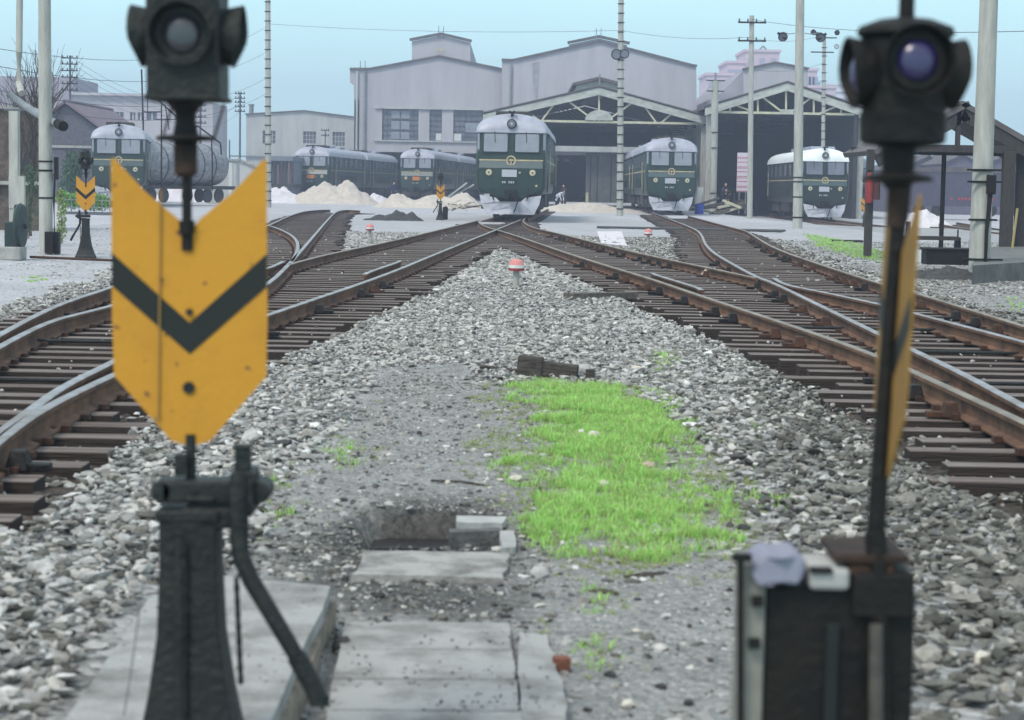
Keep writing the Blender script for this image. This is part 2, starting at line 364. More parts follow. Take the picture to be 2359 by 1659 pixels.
# ------------------------------------------------------------------ ground sheet
def poly_px(l, z=0): return [(G(a, b, z).x, G(a, b, z).y) for a, b in l]
def inpoly(x, y, poly):
    c = False; j = len(poly)-1
    for i in range(len(poly)):
        xi, yi = poly[i]; xj, yj = poly[j]
        if (yi > y) != (yj > y) and x < (xj-xi)*(y-yi)/(yj-yi)+xi: c = not c
        j = i
    return c
def pdist(x, y, poly):
    m = 1e9
    for i in range(len(poly)):
        ax, ay = poly[i-1]; bx, by = poly[i]; dx, dy = bx-ax, by-ay
        t = max(0, min(1, ((x-ax)*dx+(y-ay)*dy)/(dx*dx+dy*dy+1e-9))); m = min(m, math.hypot(x-ax-t*dx, y-ay-t*dy))
    return m
PATH = poly_px([(870, 850), (1080, 835), (1140, 890), (1250, 870), (1460, 900), (1600, 1000), (1700, 1130), (1780, 1250), (1760, 1400), (1720, 1720), (600, 1720), (590, 1250), (640, 1130), (760, 1010), (830, 930)])
PIT = poly_px([(812, 1205), (870, 1172), (1150, 1185), (1158, 1262), (835, 1262)])
MUD = poly_px([(600, 1235), (700, 1215), (800, 1170), (880, 1140), (1180, 1150), (1215, 1290), (1270, 1400), (1190, 1440), (800, 1430), (640, 1345)])
def nz2(x, y, s, o=0): return noise.noise(Vector((x*s+o, y*s-o, o*1.7)))
def zone(x, y):
    """r: ballast, g: trackbed, b: dark dirt; rest pale yard"""
    bed = in_bed(x, y, .0)
    n = nz2(x, y, .9, 3)*.5
    if y < 46 and inpoly(x+n*.25, y+n*.6, PATH): return (0, 0, .9 if y < 16 else .9-.5*sm(16, 22, y))
    if bed: return (0, 1, 0)
    if y < 62:
        xl = xat('BLl', y); xr = xat('RRr', y)
        if xl is None: xl = -5.2 - max(0, (y-26))*.03
        if xr is None: xr = 6.0
        if x < xl-1.1+n: return (0.0, 0, .12)
        if x > xr+.9+n: return (.1, 0, .8 if y < 42 else .45)
        return (1, 0, 0)
    if x > 14 and y < 110: return (0, 0, .5)
    return (.25, 0, .0) if abs(x) < 14 and y < 95 else (0, 0, 0)
def gz(x, y):
    z = terr(x, y)
    if y < 120:
        if in_bed(x, y, .0): z += -.105+.055*(1-sm(12, 19, y))
        z += .022*nz2(x, y, .8, 1)+.012*nz2(x, y, 3, 2)
        if y < 11 and inpoly(x, y, PIT): z -= .24
    else: z += .03*nz2(x, y, .1, 1)
    return z
def axis(lo, hi, st, far, k=1.12):
    a = list(np.arange(lo, hi+1e-6, st)); s = st; q = hi
    up = []
    while q < far[1]: s *= k; q += s; up.append(q)
    s = st; q = lo; dn = []
    while q > far[0]: s *= k; q -= s; dn.append(q)
    return dn[::-1]+a+up
XS = axis(-14, 14, .14, (-1600, 1600)); YS = axis(2.5, 48, .14, (1.0, 3200), 1.035)
YS = [y_ for y_ in YS if y_ > -5]
gv = []; gc = []
for yy in YS:
    for xx in XS:
        gv.append((xx, yy, gz(xx, yy)))
        r_, g_, b_ = zone(xx, yy) if abs(xx) < 60 and yy < 160 else (0, 0, 0)
        md = 0
        if 6 < yy < 12 and abs(xx) < 3:
            if inpoly(xx+.05*nz2(xx, yy, 3), yy+.1*nz2(xx, yy, 3, 7), MUD): md = min(1, .35+.65*sm(0, .25, pdist(xx, yy, MUD))+.3*nz2(xx, yy, 2.5, 8))
            if inpoly(xx, yy, PIT): md = 1.0
            else: md *= .75
        gc.append((r_, g_, b_, md))
nx_ = len(XS); gf = [(j*nx_+i, j*nx_+i+1, (j+1)*nx_+i+1, (j+1)*nx_+i) for j in range(len(YS)-1) for i in range(nx_-1)]
gm = bpy.data.meshes.new('ground'); gm.from_pydata(gv, [], gf); gm.polygons.foreach_set('use_smooth', [True]*len(gf))
ca = gm.color_attributes.new('zone', 'FLOAT_COLOR', 'POINT'); ca.data.foreach_set('color', np.array(gc, dtype=np.float32).ravel())
go = bpy.data.objects.new('ground', gm); COL.objects.link(go); go['kind'] = 'structure'
m = bpy.data.materials.new('yard_ground'); m.use_nodes = True; n = m.node_tree; b = n.nodes['Principled BSDF']; b.inputs['Roughness'].default_value = .95; b.inputs['Specular IOR Level'].default_value = .15
def N(t, **k):
    q = n.nodes.new(t)
    for a, v in k.items(): q.inputs[a].default_value = v
    return q
geo = n.nodes.new('ShaderNodeNewGeometry'); at = n.nodes.new('ShaderNodeAttribute'); at.attribute_name = 'zone'; sp = n.nodes.new('ShaderNodeSeparateColor')
n.links.new(at.outputs['Color'], sp.inputs[0])
def noisec(scale, c1, c2, lo=.35, hi=.65, det=8):
    z_ = N('ShaderNodeTexNoise', Scale=scale, Detail=det, Roughness=.7); n.links.new(geo.outputs['Position'], z_.inputs[0])
    r_ = n.nodes.new('ShaderNodeMapRange'); r_.inputs[1].default_value = lo; r_.inputs[2].default_value = hi; n.links.new(z_.outputs[0], r_.inputs[0])
    x_ = n.nodes.new('ShaderNodeMixRGB'); x_.inputs[1].default_value = (*c1, 1); x_.inputs[2].default_value = (*c2, 1); n.links.new(r_.outputs[0], x_.inputs[0]); return x_
def vorc(scale, c1, c2):
    z_ = N('ShaderNodeTexVoronoi', Scale=scale); n.links.new(geo.outputs['Position'], z_.inputs['Vector'])
    s_ = n.nodes.new('ShaderNodeSeparateColor'); n.links.new(z_.outputs['Color'], s_.inputs[0])
    x_ = n.nodes.new('ShaderNodeMixRGB'); x_.inputs[1].default_value = (*c1, 1); x_.inputs[2].default_value = (*c2, 1); n.links.new(s_.outputs[0], x_.inputs[0]); return x_, z_
yard = noisec(.6, (.36, .36, .38), (.58, .57, .60)); yard2 = noisec(9, (.28, .28, .29), (.62, .62, .64)); ym = n.nodes.new('ShaderNodeMixRGB'); ym.inputs[0].default_value = .4
n.links.new(yard.outputs[0], ym.inputs[1]); n.links.new(yard2.outputs[0], ym.inputs[2])
bal, vz = vorc(17, (.15, .148, .142), (.46, .455, .44)); bed_ = noisec(7, (.030, .024, .02), (.10, .082, .068)); dirt = noisec(4, (.13, .128, .118), (.36, .355, .335)); grit, _ = vorc(60, (.11, .11, .10), (.40, .395, .37))
dm = n.nodes.new('ShaderNodeMixRGB'); dm.inputs[0].default_value = .5; n.links.new(dirt.outputs[0], dm.inputs[1]); n.links.new(grit.outputs[0], dm.inputs[2])
def mx(fac, a, b_):
    x_ = n.nodes.new('ShaderNodeMixRGB'); n.links.new(fac, x_.inputs[0]); n.links.new(a.outputs[0], x_.inputs[1]); n.links.new(b_.outputs[0], x_.inputs[2]); return x_
c1 = mx(sp.outputs[0], ym, bal); c2 = mx(sp.outputs[2], c1, dm); c3 = mx(sp.outputs[1], c2, bed_)
mudc = noisec(5, (.010, .009, .008), (.055, .049, .043)); c4 = mx(at.outputs['Alpha'], c3, mudc)
n.links.new(c4.outputs[0], b.inputs['Base Color'])
bn = N('ShaderNodeTexNoise', Scale=25, Detail=8); n.links.new(geo.outputs['Position'], bn.inputs[0])
ad = n.nodes.new('ShaderNodeMath'); ad.operation = 'SUBTRACT'; n.links.new(bn.outputs[0], ad.inputs[0]); n.links.new(vz.outputs['Distance'], ad.inputs[1])
bp = n.nodes.new('ShaderNodeBump'); bp.inputs['Strength'].default_value = .8; bp.inputs['Distance'].default_value = .05; n.links.new(ad.outputs[0], bp.inputs['Height']); n.links.new(bp.outputs[0], b.inputs['Normal'])
gm.materials.append(m)

# ------------------------------------------------------------------ ballast stones (uncountable: one object per kind of stone)
def stone_material(name, ramp):
    m = bpy.data.materials.new(name); m.use_nodes = True; n = m.node_tree; b = n.nodes['Principled BSDF']; b.inputs['Roughness'].default_value = .9; b.inputs['Specular IOR Level'].default_value = .2
    g = n.nodes.new('ShaderNodeNewGeometry'); r = n.nodes.new('ShaderNodeValToRGB'); r.color_ramp.elements.remove(r.color_ramp.elements[0])
    r.color_ramp.elements[0].position = ramp[0][0]; r.color_ramp.elements[0].color = (*ramp[0][1], 1)
    for p_, c_ in ramp[1:]: q = r.color_ramp.elements.new(p_); q.color = (*c_, 1)
    n.links.new(g.outputs['Random Per Island'], r.inputs[0])
    z = n.nodes.new('ShaderNodeTexNoise'); z.inputs['Scale'].default_value = 30; z.inputs['Detail'].default_value = 4; n.links.new(g.outputs['Position'], z.inputs[0])
    mr = n.nodes.new('ShaderNodeMapRange'); mr.inputs[1].default_value = .3; mr.inputs[2].default_value = .7; mr.inputs[3].default_value = .72; mr.inputs[4].default_value = 1.12; n.links.new(z.outputs[0], mr.inputs[0])
    mu = n.nodes.new('ShaderNodeMixRGB'); mu.blend_type = 'MULTIPLY'; mu.inputs[0].default_value = 1; n.links.new(r.outputs[0], mu.inputs[1]); n.links.new(mr.outputs[0], mu.inputs[2]); n.links.new(mu.outputs[0], b.inputs['Base Color'])
    return m
STONES = stone_material('ballast_stones', [(0, (.17, .163, .15)), (.2, (.275, .267, .25)), (.45, (.37, .36, .34)), (.7, (.445, .438, .425)), (.88, (.50, .475, .43)), (.97, (.58, .565, .54)), (1, (.70, .69, .66))])
STONEM = stone_material('weathered_stones', [(0, (.06, .057, .05)), (.25, (.11, .106, .092)), (.5, (.16, .155, .137)), (.75, (.225, .215, .19)), (.9, (.33, .31, .275)), (1, (.56, .54, .50))])
STONEB = stone_material('rusty_bed_stones', [(0, (.035, .027, .022)), (.4, (.075, .058, .046)), (.8, (.13, .105, .085)), (1, (.3, .27, .24))])
STONEG = stone_material('path_grit', [(0, (.12, .12, .12)), (.3, (.22, .22, .22)), (.7, (.34, .34, .33)), (.93, (.45, .44, .42)), (1, (.6, .6, .6))])
STONED = stone_material('dirty_stones', [(0, (.05, .05, .052)), (.3, (.1, .1, .1)), (.6, (.17, .17, .16)), (.9, (.28, .27, .25)), (1, (.5, .48, .45))])
rng = np.random.default_rng(11)
ph = (1+5**.5)/2
ICO = np.array([(-1,ph,0),(1,ph,0),(-1,-ph,0),(1,-ph,0),(0,-1,ph),(0,1,ph),(0,-1,-ph),(0,1,-ph),(ph,0,-1),(ph,0,1),(-ph,0,-1),(-ph,0,1)], dtype=float)/math.sqrt(1+ph*ph)
ICF = np.array([(0,11,5),(0,5,1),(0,1,7),(0,7,10),(0,10,11),(1,5,9),(5,11,4),(11,10,2),(10,7,6),(7,1,8),(3,9,4),(3,4,2),(3,2,6),(3,6,8),(3,8,9),(4,9,5),(2,4,11),(6,2,10),(8,6,7),(9,8,1)])
def stones_mesh(name, P_, S_, label_kind, material):
    n_ = len(P_); P_ = np.array(P_); S_ = np.array(S_)
    V = np.repeat(ICO[None], n_, 0)*rng.uniform(.50, 1.40, (n_, 12, 1))
    V = V*rng.uniform(.45, 1.35, (n_, 1, 3))*np.array([1.25, 1.0, .62])
    a = rng.uniform(0, 2*PI, n_); bx = rng.uniform(-.5, .5, n_)
    ca_, sa_ = np.cos(a), np.sin(a); cb, sb = np.cos(bx), np.sin(bx)
    X, Y, Z = V[..., 0], V[..., 1], V[..., 2]
    Y2 = Y*cb[:, None]-Z*sb[:, None]; Z2 = Y*sb[:, None]+Z*cb[:, None]
    X3 = X*ca_[:, None]-Y2*sa_[:, None]; Y3 = X*sa_[:, None]+Y2*ca_[:, None]
    V = np.stack([X3, Y3, Z2], -1)*S_[:, None, None]+P_[:, None, :]
    Fc = ICF[None]+(np.arange(n_)*12)[:, None, None]
    me = bpy.data.meshes.new(name); me.vertices.add(n_*12); me.vertices.foreach_set('co', V.astype(np.float32).ravel())
    nf = n_*20; me.loops.add(nf*3); me.loops.foreach_set('vertex_index', Fc.astype(np.int32).ravel())
    me.polygons.add(nf); me.polygons.foreach_set('loop_start', np.arange(0, nf*3, 3, dtype=np.int32))
    try: me.polygons.foreach_set('loop_total', np.full(nf, 3, dtype=np.int32))
    except Exception: pass
    me.update(calc_edges=True); me.polygons.foreach_set('use_smooth', [False]*nf); me.materials.append(material)
    o = bpy.data.objects.new(name, me); COL.objects.link(o); o['kind'] = 'stuff'; return o
PB, SB, PD, SD, PM, SM, PG, SG, PR, SR_ = [], [], [], [], [], [], [], [], [], []
rr = random.Random(21)
sleeper_rows = [(s[0], s[1], s[2]) for s in SEGS]
SR = {}
for s in sleeper_rows: SR.setdefault(int(s[0]), []).append(s)
def on_sleeper(x, y):
    for k in (int(y)-1, int(y), int(y)+1):
        for (yy, a, b) in SR.get(k, ()):
            if abs(y-yy) < .15 and a < x < b: return True
    return False
yy = 5.0
SLABEX = [poly_px([(515, 1320), (775, 1345), (650, 1700), (80, 1700), (330, 1350)]), poly_px([(770, 1425), (1225, 1425), (1290, 1720), (700, 1720)])]
while yy < 64:
    dy = .045 if yy < 16 else (.06 if yy < 30 else .09)
    half = .30*yy+.9
    dens = dy*2*half*(520 if yy < 13 else 440 if yy < 24 else 260 if yy < 36 else 120)
    for _ in range(int(dens)):
        x = rr.uniform(-half, half); y_ = yy+rr.uniform(0, dy)
        zr_, zg_, zb_ = zone(x, y_)
        if y_ < 9 and (inpoly(x, y_, SLABEX[0]) or inpoly(x, y_, SLABEX[1]) or inpoly(x, y_, PIT)): continue
        sz = (.015+.021*rr.random()**1.7)*(1.0 if yy < 13 else .9) if yy < 30 else .024+.018*rr.random()
        if zg_ > .5:
            if on_sleeper(x, y_):
                if rr.random() > .012: continue
                PB.append((x, y_, .045)); SB.append(sz*.7); continue
            if y_ < 17 and rr.random() < .55*(1-sm(13, 17, y_)): (PM if rr.random() < .75 else PB).append((x, y_, gz(x, y_)+rr.uniform(0, .03))); (SM if len(SM) < len(PM) else SB).append(sz*.95)
            elif rr.random() < .42: PR.append((x, y_, gz(x, y_)+.005)); SR_.append(sz*.8)
            continue
        if zr_ > .5:
            cl = nz2(x, y_, 1.3, 9)
            if rr.random() < .82+cl*.4:
                fr_ = sm(.2, 1.6, x-.13*(y_-8)) if y_ < 26 else sm(1.2, 3.5, x)*.5      # dirtier to the right and in the foreground
                fr_ = max(fr_, .35*(1-sm(8, 13, y_)))
                q_ = rr.random(); A_, B_ = (PM, SM) if q_ < fr_*.95 else (PD, SD) if q_ > .92 else (PB, SB)
                A_.append((x, y_, gz(x, y_)+rr.uniform(0, .035))); B_.append(sz*(1.0 if rr.random() < .96 else 1.5))
        elif zb_ > .3:
            rx_ = xat('RTi', max(12, y_)) or 3.1
            edge = sm(.75, .0, pdist(x, y_, PATH)) if y_ < 12 else sm(2.6, .0, pdist(x, y_, PATH)) if y_ < 30 else 0
            if rr.random() < (.10+.55*edge*max(0, .5+nz2(x, y_, 1.1, 4)*1.3) if x < rx_ else .4):
                q = rr.random(); A_, B_ = (PB, SB) if q < .32 else (PM, SM) if q < .88 else (PD, SD)
                A_.append((x, y_, gz(x, y_)+.002)); B_.append(sz*(.35+.5*rr.random()))
            if y_ < 17 and x < rx_:
                for _q in range(2):
                    x2, y2 = x+rr.uniform(-.06, .06), y_+rr.uniform(-.05, .05)
                    if not (inpoly(x2, y2, PIT) or inpoly(x2, y2, SLABEX[0]) or inpoly(x2, y2, SLABEX[1])): PG.append((x2, y2, gz(x2, y2))); SG.append(rr.uniform(.003, .0085))
        elif rr.random() < .06: PB.append((x, y_, gz(x, y_))); SB.append(sz*.7)
    yy += dy
# debris rings: round the pit and at the edges of the slabs
for _ in range(650):
    a = G(rr.uniform(620, 1280), rr.uniform(1150, 1480)); 
    if inpoly(a.x, a.y, PIT) or inpoly(a.x, a.y, SLABEX[0]) : continue
    A_, B_ = (PD, SD) if rr.random() < .35 else (PM, SM)
    A_.append((a.x, a.y, gz(a.x, a.y)+.004)); B_.append(rr.uniform(.005, .018))
for _ in range(420):   # grit swept onto the slabs
    a = G(rr.uniform(640, 1300), 1430+220*rr.random(), .036)
    if inpoly(a.x, a.y, SLABEX[1]) and nz2(a.x, a.y, 4, 3) > -.05: PD.append((a.x, a.y, .037)); SD.append(rr.uniform(.002, .007))
for _ in range(260):
    a = G(rr.uniform(250, 760), 1345+300*rr.random(), .151)
    if inpoly(a.x, a.y, SLABEX[0]) and nz2(a.x, a.y, 4, 6) > .05: PM.append((a.x, a.y, .15)); SM.append(rr.uniform(.002, .007))
print('stones', len(PB), len(PD))
stones_mesh('ballast', PB, SB, '', STONES); stones_mesh('rusty_bed_stones', PR, SR_, '', STONEB); stones_mesh('path_grit', PG, SG, '', STONEG); stones_mesh('weathered_ballast', PM, SM, '', STONEM); stones_mesh('dirty_gravel', PD, SD, '', STONED)

# ------------------------------------------------------------------ grass
def grass_mat(cs=((.14, .38, .05), (.46, .74, .17), (.28, .60, .09), (.38, .33, .15))):
    m = bpy.data.materials.new('grass'); m.use_nodes = True; n = m.node_tree; b = n.nodes['Principled BSDF']; b.inputs['Roughness'].default_value = .6
    g = n.nodes.new('ShaderNodeNewGeometry'); r = n.nodes.new('ShaderNodeValToRGB'); r.color_ramp.elements[0].color = (*cs[0], 1); r.color_ramp.elements[1].color = (*cs[1], 1)
    e = r.color_ramp.elements.new(.5); e.color = (*cs[2], 1); e = r.color_ramp.elements.new(.13); e.color = (*cs[3], 1)
    n.links.new(g.outputs['Random Per Island'], r.inputs[0]); n.links.new(r.outputs[0], b.inputs['Base Color'])
    tr = n.nodes.new('ShaderNodeBsdfTranslucent'); n.links.new(r.outputs[0], tr.inputs[0]); mxs = n.nodes.new('ShaderNodeMixShader'); mxs.inputs[0].default_value = .4
    n.links.new(b.outputs[0], mxs.inputs[1]); n.links.new(tr.outputs[0], mxs.inputs[2]); n.links.new(mxs.outputs[0], n.nodes['Material Output'].inputs[0]); return m
GRASS = grass_mat(((.20, .46, .07), (.52, .84, .24), (.36, .70, .15), (.42, .38, .17))); DRYG = grass_mat(((.16, .24, .07), (.40, .52, .18), (.30, .38, .12), (.34, .28, .13)))
GP = [  # patches: outline px, density, height
 ([(1165,880),(1260,868),(1345,880),(1460,905),(1560,925),(1600,990),(1640,1040),(1560,1110),(1640,1120),(1800,1130),(1840,1165),(1750,1190),(1640,1180),(1600,1180),(1700,1225),(1750,1285),(1560,1295),(1400,1270),(1340,1300),(1220,1290),(1180,1210),(1290,1120),(1150,1110),(1130,1040),(1200,1035),(1240,1060),(1210,960)], 1500, .062),
 ([(1240,885),(1400,890),(1560,940),(1600,1000),(1450,1060),(1290,1060),(1230,970)], 1900, .065),
 ([(1300,1080),(1500,1070),(1560,1150),(1500,1240),(1250,1250),(1190,1200)], 1500, .075),
 ([(1560,1200),(1700,1220),(1760,1285),(1600,1295),(1440,1260)], 1400, .05),
 ([(1490,825),(1560,815),(1545,855),(1500,860)], 1500, .08),
 ([(730,1035),(790,1010),(830,1035),(815,1080),(750,1080)], 1100, .06),
 ([(1320,1490),(1420,1470),(1460,1530),(1380,1560),(1300,1540)], 1600, .055),
 ([(1280,1370),(1370,1350),(1420,1410),(1330,1430)], 700, .045),
 ([(595,1080),(625,1070),(640,1130),(600,1150)], 1400, .08), ([(590,1150),(660,1140),(680,1200),(600,1230)], 500, .05),
 ([(60,640),(110,635),(100,650),(70,655)], 500, .06),
 ([(1655,1120),(1790,1130),(1830,1170),(1660,1180)], 600, .045), ([(1690,990),(1800,975),(1840,1000),(1720,1015)], 350, .05),
 ([(1440,905),(1500,895),(1560,915),(1520,930)], 900, .06), ([(970,805),(1030,800),(1020,825),(980,830)], 500, .05),
 ([(1845,540),(1900,545),(2010,570),(2060,590),(2040,605),(1960,595),(1870,565)], 110, .09), ([(2090,590),(2120,590),(2115,615),(2070,610)], 90, .08),
 ([(2300,690),(2359,690),(2359,720),(2310,715)], 110, .07),
 ([(860,920),(930,915),(920,935),(870,940)], 300, .04), ([(1240,1320),(1330,1310),(1330,1350),(1250,1350)], 500, .04)]
HALO = [([(1090,860),(1300,850),(1480,880),(1640,950),(1760,1060),(1880,1150),(1800,1250),(1780,1330),(1500,1350),(1250,1340),(1130,1240),(1080,1060)], 900, .026),
 ([(700,1000),(850,980),(880,1080),(740,1120)], 260, .028), ([(1240,1330),(1500,1320),(1520,1600),(1230,1590)], 200, .026), ([(1440,800),(1620,800),(1600,890),(1430,900)], 260, .035), ([(560,1060),(690,1060),(700,1240),(580,1240)], 320, .035)]
gvv = []; gdd = []
for pl, den, hh in GP+HALO:
    dry = hh in (.026, .028, .035) and (pl, den, hh) in HALO
    pp = poly_px(pl); xs = [p[0] for p in pp]; ys = [p[1] for p in pp]
    A = (max(xs)-min(xs))*(max(ys)-min(ys)); cnt = int(A*den*3.4)
    cl = [(rr.uniform(min(xs), max(xs)), rr.uniform(min(ys), max(ys))) for _ in range(max(6, cnt//11))]
    for cx_, cy_ in cl:
        n0 = nz2(cx_, cy_, 2.2, 5); n1 = nz2(cx_, cy_, 7, 31)
        if not inpoly(cx_+n0*.16+n1*.07, cy_+n0*.5+n1*.2, pp): continue
        ed = pdist(cx_, cy_, pp)
        if rr.random() > .06+.94*sm(-.30, .30, nz2(cx_, cy_, 3.2, 14)*.9+min(ed, .35)*2.0-.20+.45*n1): continue
        g0 = gz(cx_, cy_); hs = hh*.82*rr.uniform(.35, 1.25)*(.6+.4*sm(-.3, .3, nz2(cx_, cy_, 3.1, 22))+.15*sm(0, .4, ed))
        for _ in range(14):
            a = rr.uniform(0, 2*PI); r0 = abs(rr.gauss(0, .022)); x = cx_+r0*math.cos(a); y = cy_+r0*math.sin(a)
            L = hs*rr.uniform(.4, 1.2); ln = rr.uniform(.2, 1.25)*L; w_ = rr.uniform(.0012, .0028)*(1 if y < 20 else 2.2)
            tx, ty = x+ln*math.cos(a), y+ln*math.sin(a); px_, py_ = -math.sin(a)*w_, math.cos(a)*w_; mxx, myy = x+ln*.35*math.cos(a), y+ln*.35*math.sin(a)
            (gdd if (dry or rr.random() < .05) else gvv).append(((x-px_, y-py_, g0-.005), (x+px_, y+py_, g0-.005), (mxx+px_*.8, myy+py_*.8, g0+L*.62), (mxx-px_*.8, myy-py_*.8, g0+L*.62), (tx, ty, g0+L*rr.uniform(.75, 1))))
for gname, gl, gmt in (('grass', gvv, GRASS), ('dry_grass', gdd, DRYG)):
  V = np.array(gl, dtype=np.float32); n_ = len(V)
  me = bpy.data.meshes.new(gname); me.from_pydata(V.reshape(-1, 3).tolist(), [], [f for i in range(n_) for f in ((5*i, 5*i+1, 5*i+2, 5*i+3), (5*i+3, 5*i+2, 5*i+4))])
  me.materials.append(gmt); o = bpy.data.objects.new(gname, me); COL.objects.link(o); o['kind'] = 'stuff'
# ================================================================== locomotives
def arc(w, h, z0, n=10, x0=0):
    return [(x0+w*math.cos(PI*i/n), z0+h*math.sin(PI*i/n)) for i in range(n+1)]
def make_loco(label, loc, rz, group, roofm=LOCOR, plate=PLATEG, front=True, dark=False, length=20.0, plough=True, boardm=None):
    t = thing('locomotive' , label, 'locomotive', loc, rz, group)
    Gm = LOCOD if dark else LOCOG
    zt = 3.72
    def ring(k, y0):
        # half outlines of the body side: widest at the waist
        o = [(1.36, 1.02), (1.50, 1.30), (1.53, 2.1), (1.53, 2.50), (1.50, 3.1), (1.46, zt)]
        pts = [(x*k, z) for x, z in o]; pts = pts+[(-x, z) for x, z in reversed(pts)]
        return [(x, y0+(max(0, z-2.46)*.16 if y0 < .8 else 0)*(1-min(1, y0/.8)), z) for x, z in pts]
    m = MB(); secs = [ring(.86, 0), ring(.95, .07), ring(.99, .22), ring(1, .8), ring(1, length-.8), ring(.98, length-.2), ring(.88, length)]
    n = 12
    for s_ in secs: m.v += s_
    for i in range(len(secs)-1):
        for j in range(n): m.f.append((i*n+j, i*n+(j+1) % n, (i+1)*n+(j+1) % n, (i+1)*n+j)); m.m.append(0)
    m.mats = [Gm]; m.f += [tuple(range(n)), tuple((len(secs)-1)*n+j for j in range(n))]; m.m += [0, 0]
    m.build('body', parent=t, smooth=True)
    # roof shell
    m = MB(); na = 14; ks = [(0.10, .02, .93), (.16, .30, .955), (.30, .50, .975), (.55, .68, .99), (1.0, .76, 1), (length-1, .76, 1), (length-.4, .55, .98), (length-.05, .1, .95)]
    for (yy, h, kw) in ks:
        for i in range(na+1):
            a = PI*i/na; m.v.append((1.55*kw*math.cos(a), yy, zt-.02+max(.02, h)*math.sin(a)**.85))
        m.v.append((-1.57*kw, yy, zt-.10)); m.v.append((1.57*kw, yy, zt-.10))
    n = na+3
    for i in range(len(ks)-1):
        for j in range(n): m.f.append((i*n+j, i*n+(j+1) % n, (i+1)*n+(j+1) % n, (i+1)*n+j)); m.m.append(0)
    m.f += [tuple(range(n)), tuple((len(ks)-1)*n+j for j in range(n))]; m.m += [0, 0]; m.mats = [roofm]
    m.build('roof', parent=t, smooth=True)
    if front:
        # bulged nose panel under the stripe: slanting top, flat lower face
        m = MB().use(LOCOT).quad((-1.33, -.02, 2.42), (1.33, -.02, 2.42), (1.37, -.17, 2.12), (-1.37, -.17, 2.12))
        m.use(Gm); m.quad((-1.37, -.17, 2.12), (1.37, -.17, 2.12), (1.33, -.17, 1.25), (-1.33, -.17, 1.25)); m.quad((-1.33, -.17, 1.25), (1.33, -.17, 1.25), (.55, -.14, .86), (-.55, -.14, .86))
        m.quad((1.37, -.17, 2.12), (1.33, -.02, 2.42), (1.36, .1, 1.9), (1.33, -.17, 1.25)); m.quad((-1.37, -.17, 2.12), (-1.33, -.17, 1.25), (-1.36, .1, 1.9), (-1.33, -.02, 2.42))
        m.build('nose_panel', parent=t)
        m = MB()
        m.box((0, .0, 2.455), (2.72, .06, .06)); m.build('cream_band', CREAM, t)
        for sx in (-1, 1):
            cx_ = sx*.67
            wf = MB(); o = [(-.52, -.42), (.52, -.42), (.56, -.38), (.56, .38), (.52, .42), (-.52, .42), (-.56, .38), (-.56, -.38)]
            tilt = .15
            def put(mb, off, sc, th, mm):
                mb.use(mm); vs = [(cx_+a*sc, .065+(b_*sc)*tilt+off, 3.19+b_*sc) for a, b_ in o]
                vs2 = [(x, y_+th, z) for x, y_, z in vs]; k = len(o)
                mb.add(vs+vs2, [tuple(range(k)), tuple(range(2*k-1, k-1, -1))]+[(i, i+k, (i+1) % k+k, (i+1) % k) for i in range(k)])
            put(wf, -.02, 1.0, .05, LOCOD); fr = wf.build('window_frame', parent=t)
            g = MB(); put(g, -.035, .90, .04, GLASSW if not dark else GLASSD); g.build('windscreen', parent=fr)
            wp = MB().tube((cx_-.05, .06, 3.66), (cx_-.02, .02, 3.2), .012).build('wiper', IRON2, fr)
            # corner light strip windows
            MB().box((sx*1.40, .14, 3.15), (.11, .04, .85), rz=sx*.5, rx=0).build('corner_window', GLASSW, t)
            ml = MB().use(CREAM).lathe([(.13, -.21), (.135, -.235), (.10, -.245)], 18, (sx*.93, 0, 1.93), 'Y').use(GLINT).lathe([(.085, -.21), (.085, -.25)], 14, (sx*.93, 0, 1.93), 'Y').use(IRON2).lathe([(.04, -.25), (.04, -.256)], 10, (sx*.93, 0, 1.93), 'Y')
            ml.build('marker_light', parent=t, smooth=True)
        hl = MB().use(LOCOD).lathe([(.20, .9), (.21, .06), (.20, .0), (.16, -.01)], 22, (0, 0, 4.0), 'Y').use(GLASSD).lathe([(.155, .02), (.155, -.02)], 20, (0, 0, 4.0), 'Y').use(GLINT).lathe([(.05, -.02), (.05, -.028)], 12, (0, 0, 4.0), 'Y')
        hl.build('headlight', parent=t, smooth=True)
        hn = MB()
        for sx in (-.09, .09): hn.tube((sx, .1, 4.50), (sx, .7, 4.52), .06, .03); 
        hn.box((0, .6, 4.43), (.1, .3, .2)); hn.build('horn', IRON2, t)
        # emblem: open ring with a rail section standing in it
        em = MB().use(CREAM); k = 22
        a0, a1 = R(-55), R(235)
        for i in range(k):
            a, b_ = a0+(a1-a0)*i/k, a0+(a1-a0)*(i+1)/k
            em.add([(r_*math.cos(q), yq, 2.44+r_*math.sin(q)) for yq in (-.10, -.06) for q in (a, b_) for r_ in (.155, .215)], [(0, 1, 3, 2), (4, 6, 7, 5), (0, 4, 5, 1), (2, 3, 7, 6), (0, 2, 6, 4), (1, 5, 7, 3)])
        em.box((0, -.08, 2.47), (.15, .04, .07)); em.box((0, -.08, 2.36), (.05, .04, .16)); em.box((0, -.08, 2.26), (.22, .04, .05))
        em.build('emblem', parent=t)
        nb = MB().use(IRON2).box((-.06, -.18, 1.90), (.70, .03, .37)).use(boardm or plate).box((-.06, -.195, 1.90), (.64, .03, .31)); nb.build('number_board', parent=t)
        rn = MB().use(LOCOD).box((-.04, -.18, 1.52), (.66, .03, .20)).use(PLATEG)
        for i, x in enumerate((-.29, -.2, -.02, .07, .16)): rn.box((x-.04, -.20, 1.52), (.055, .012, .09))
        rn.build('running_number', parent=t)
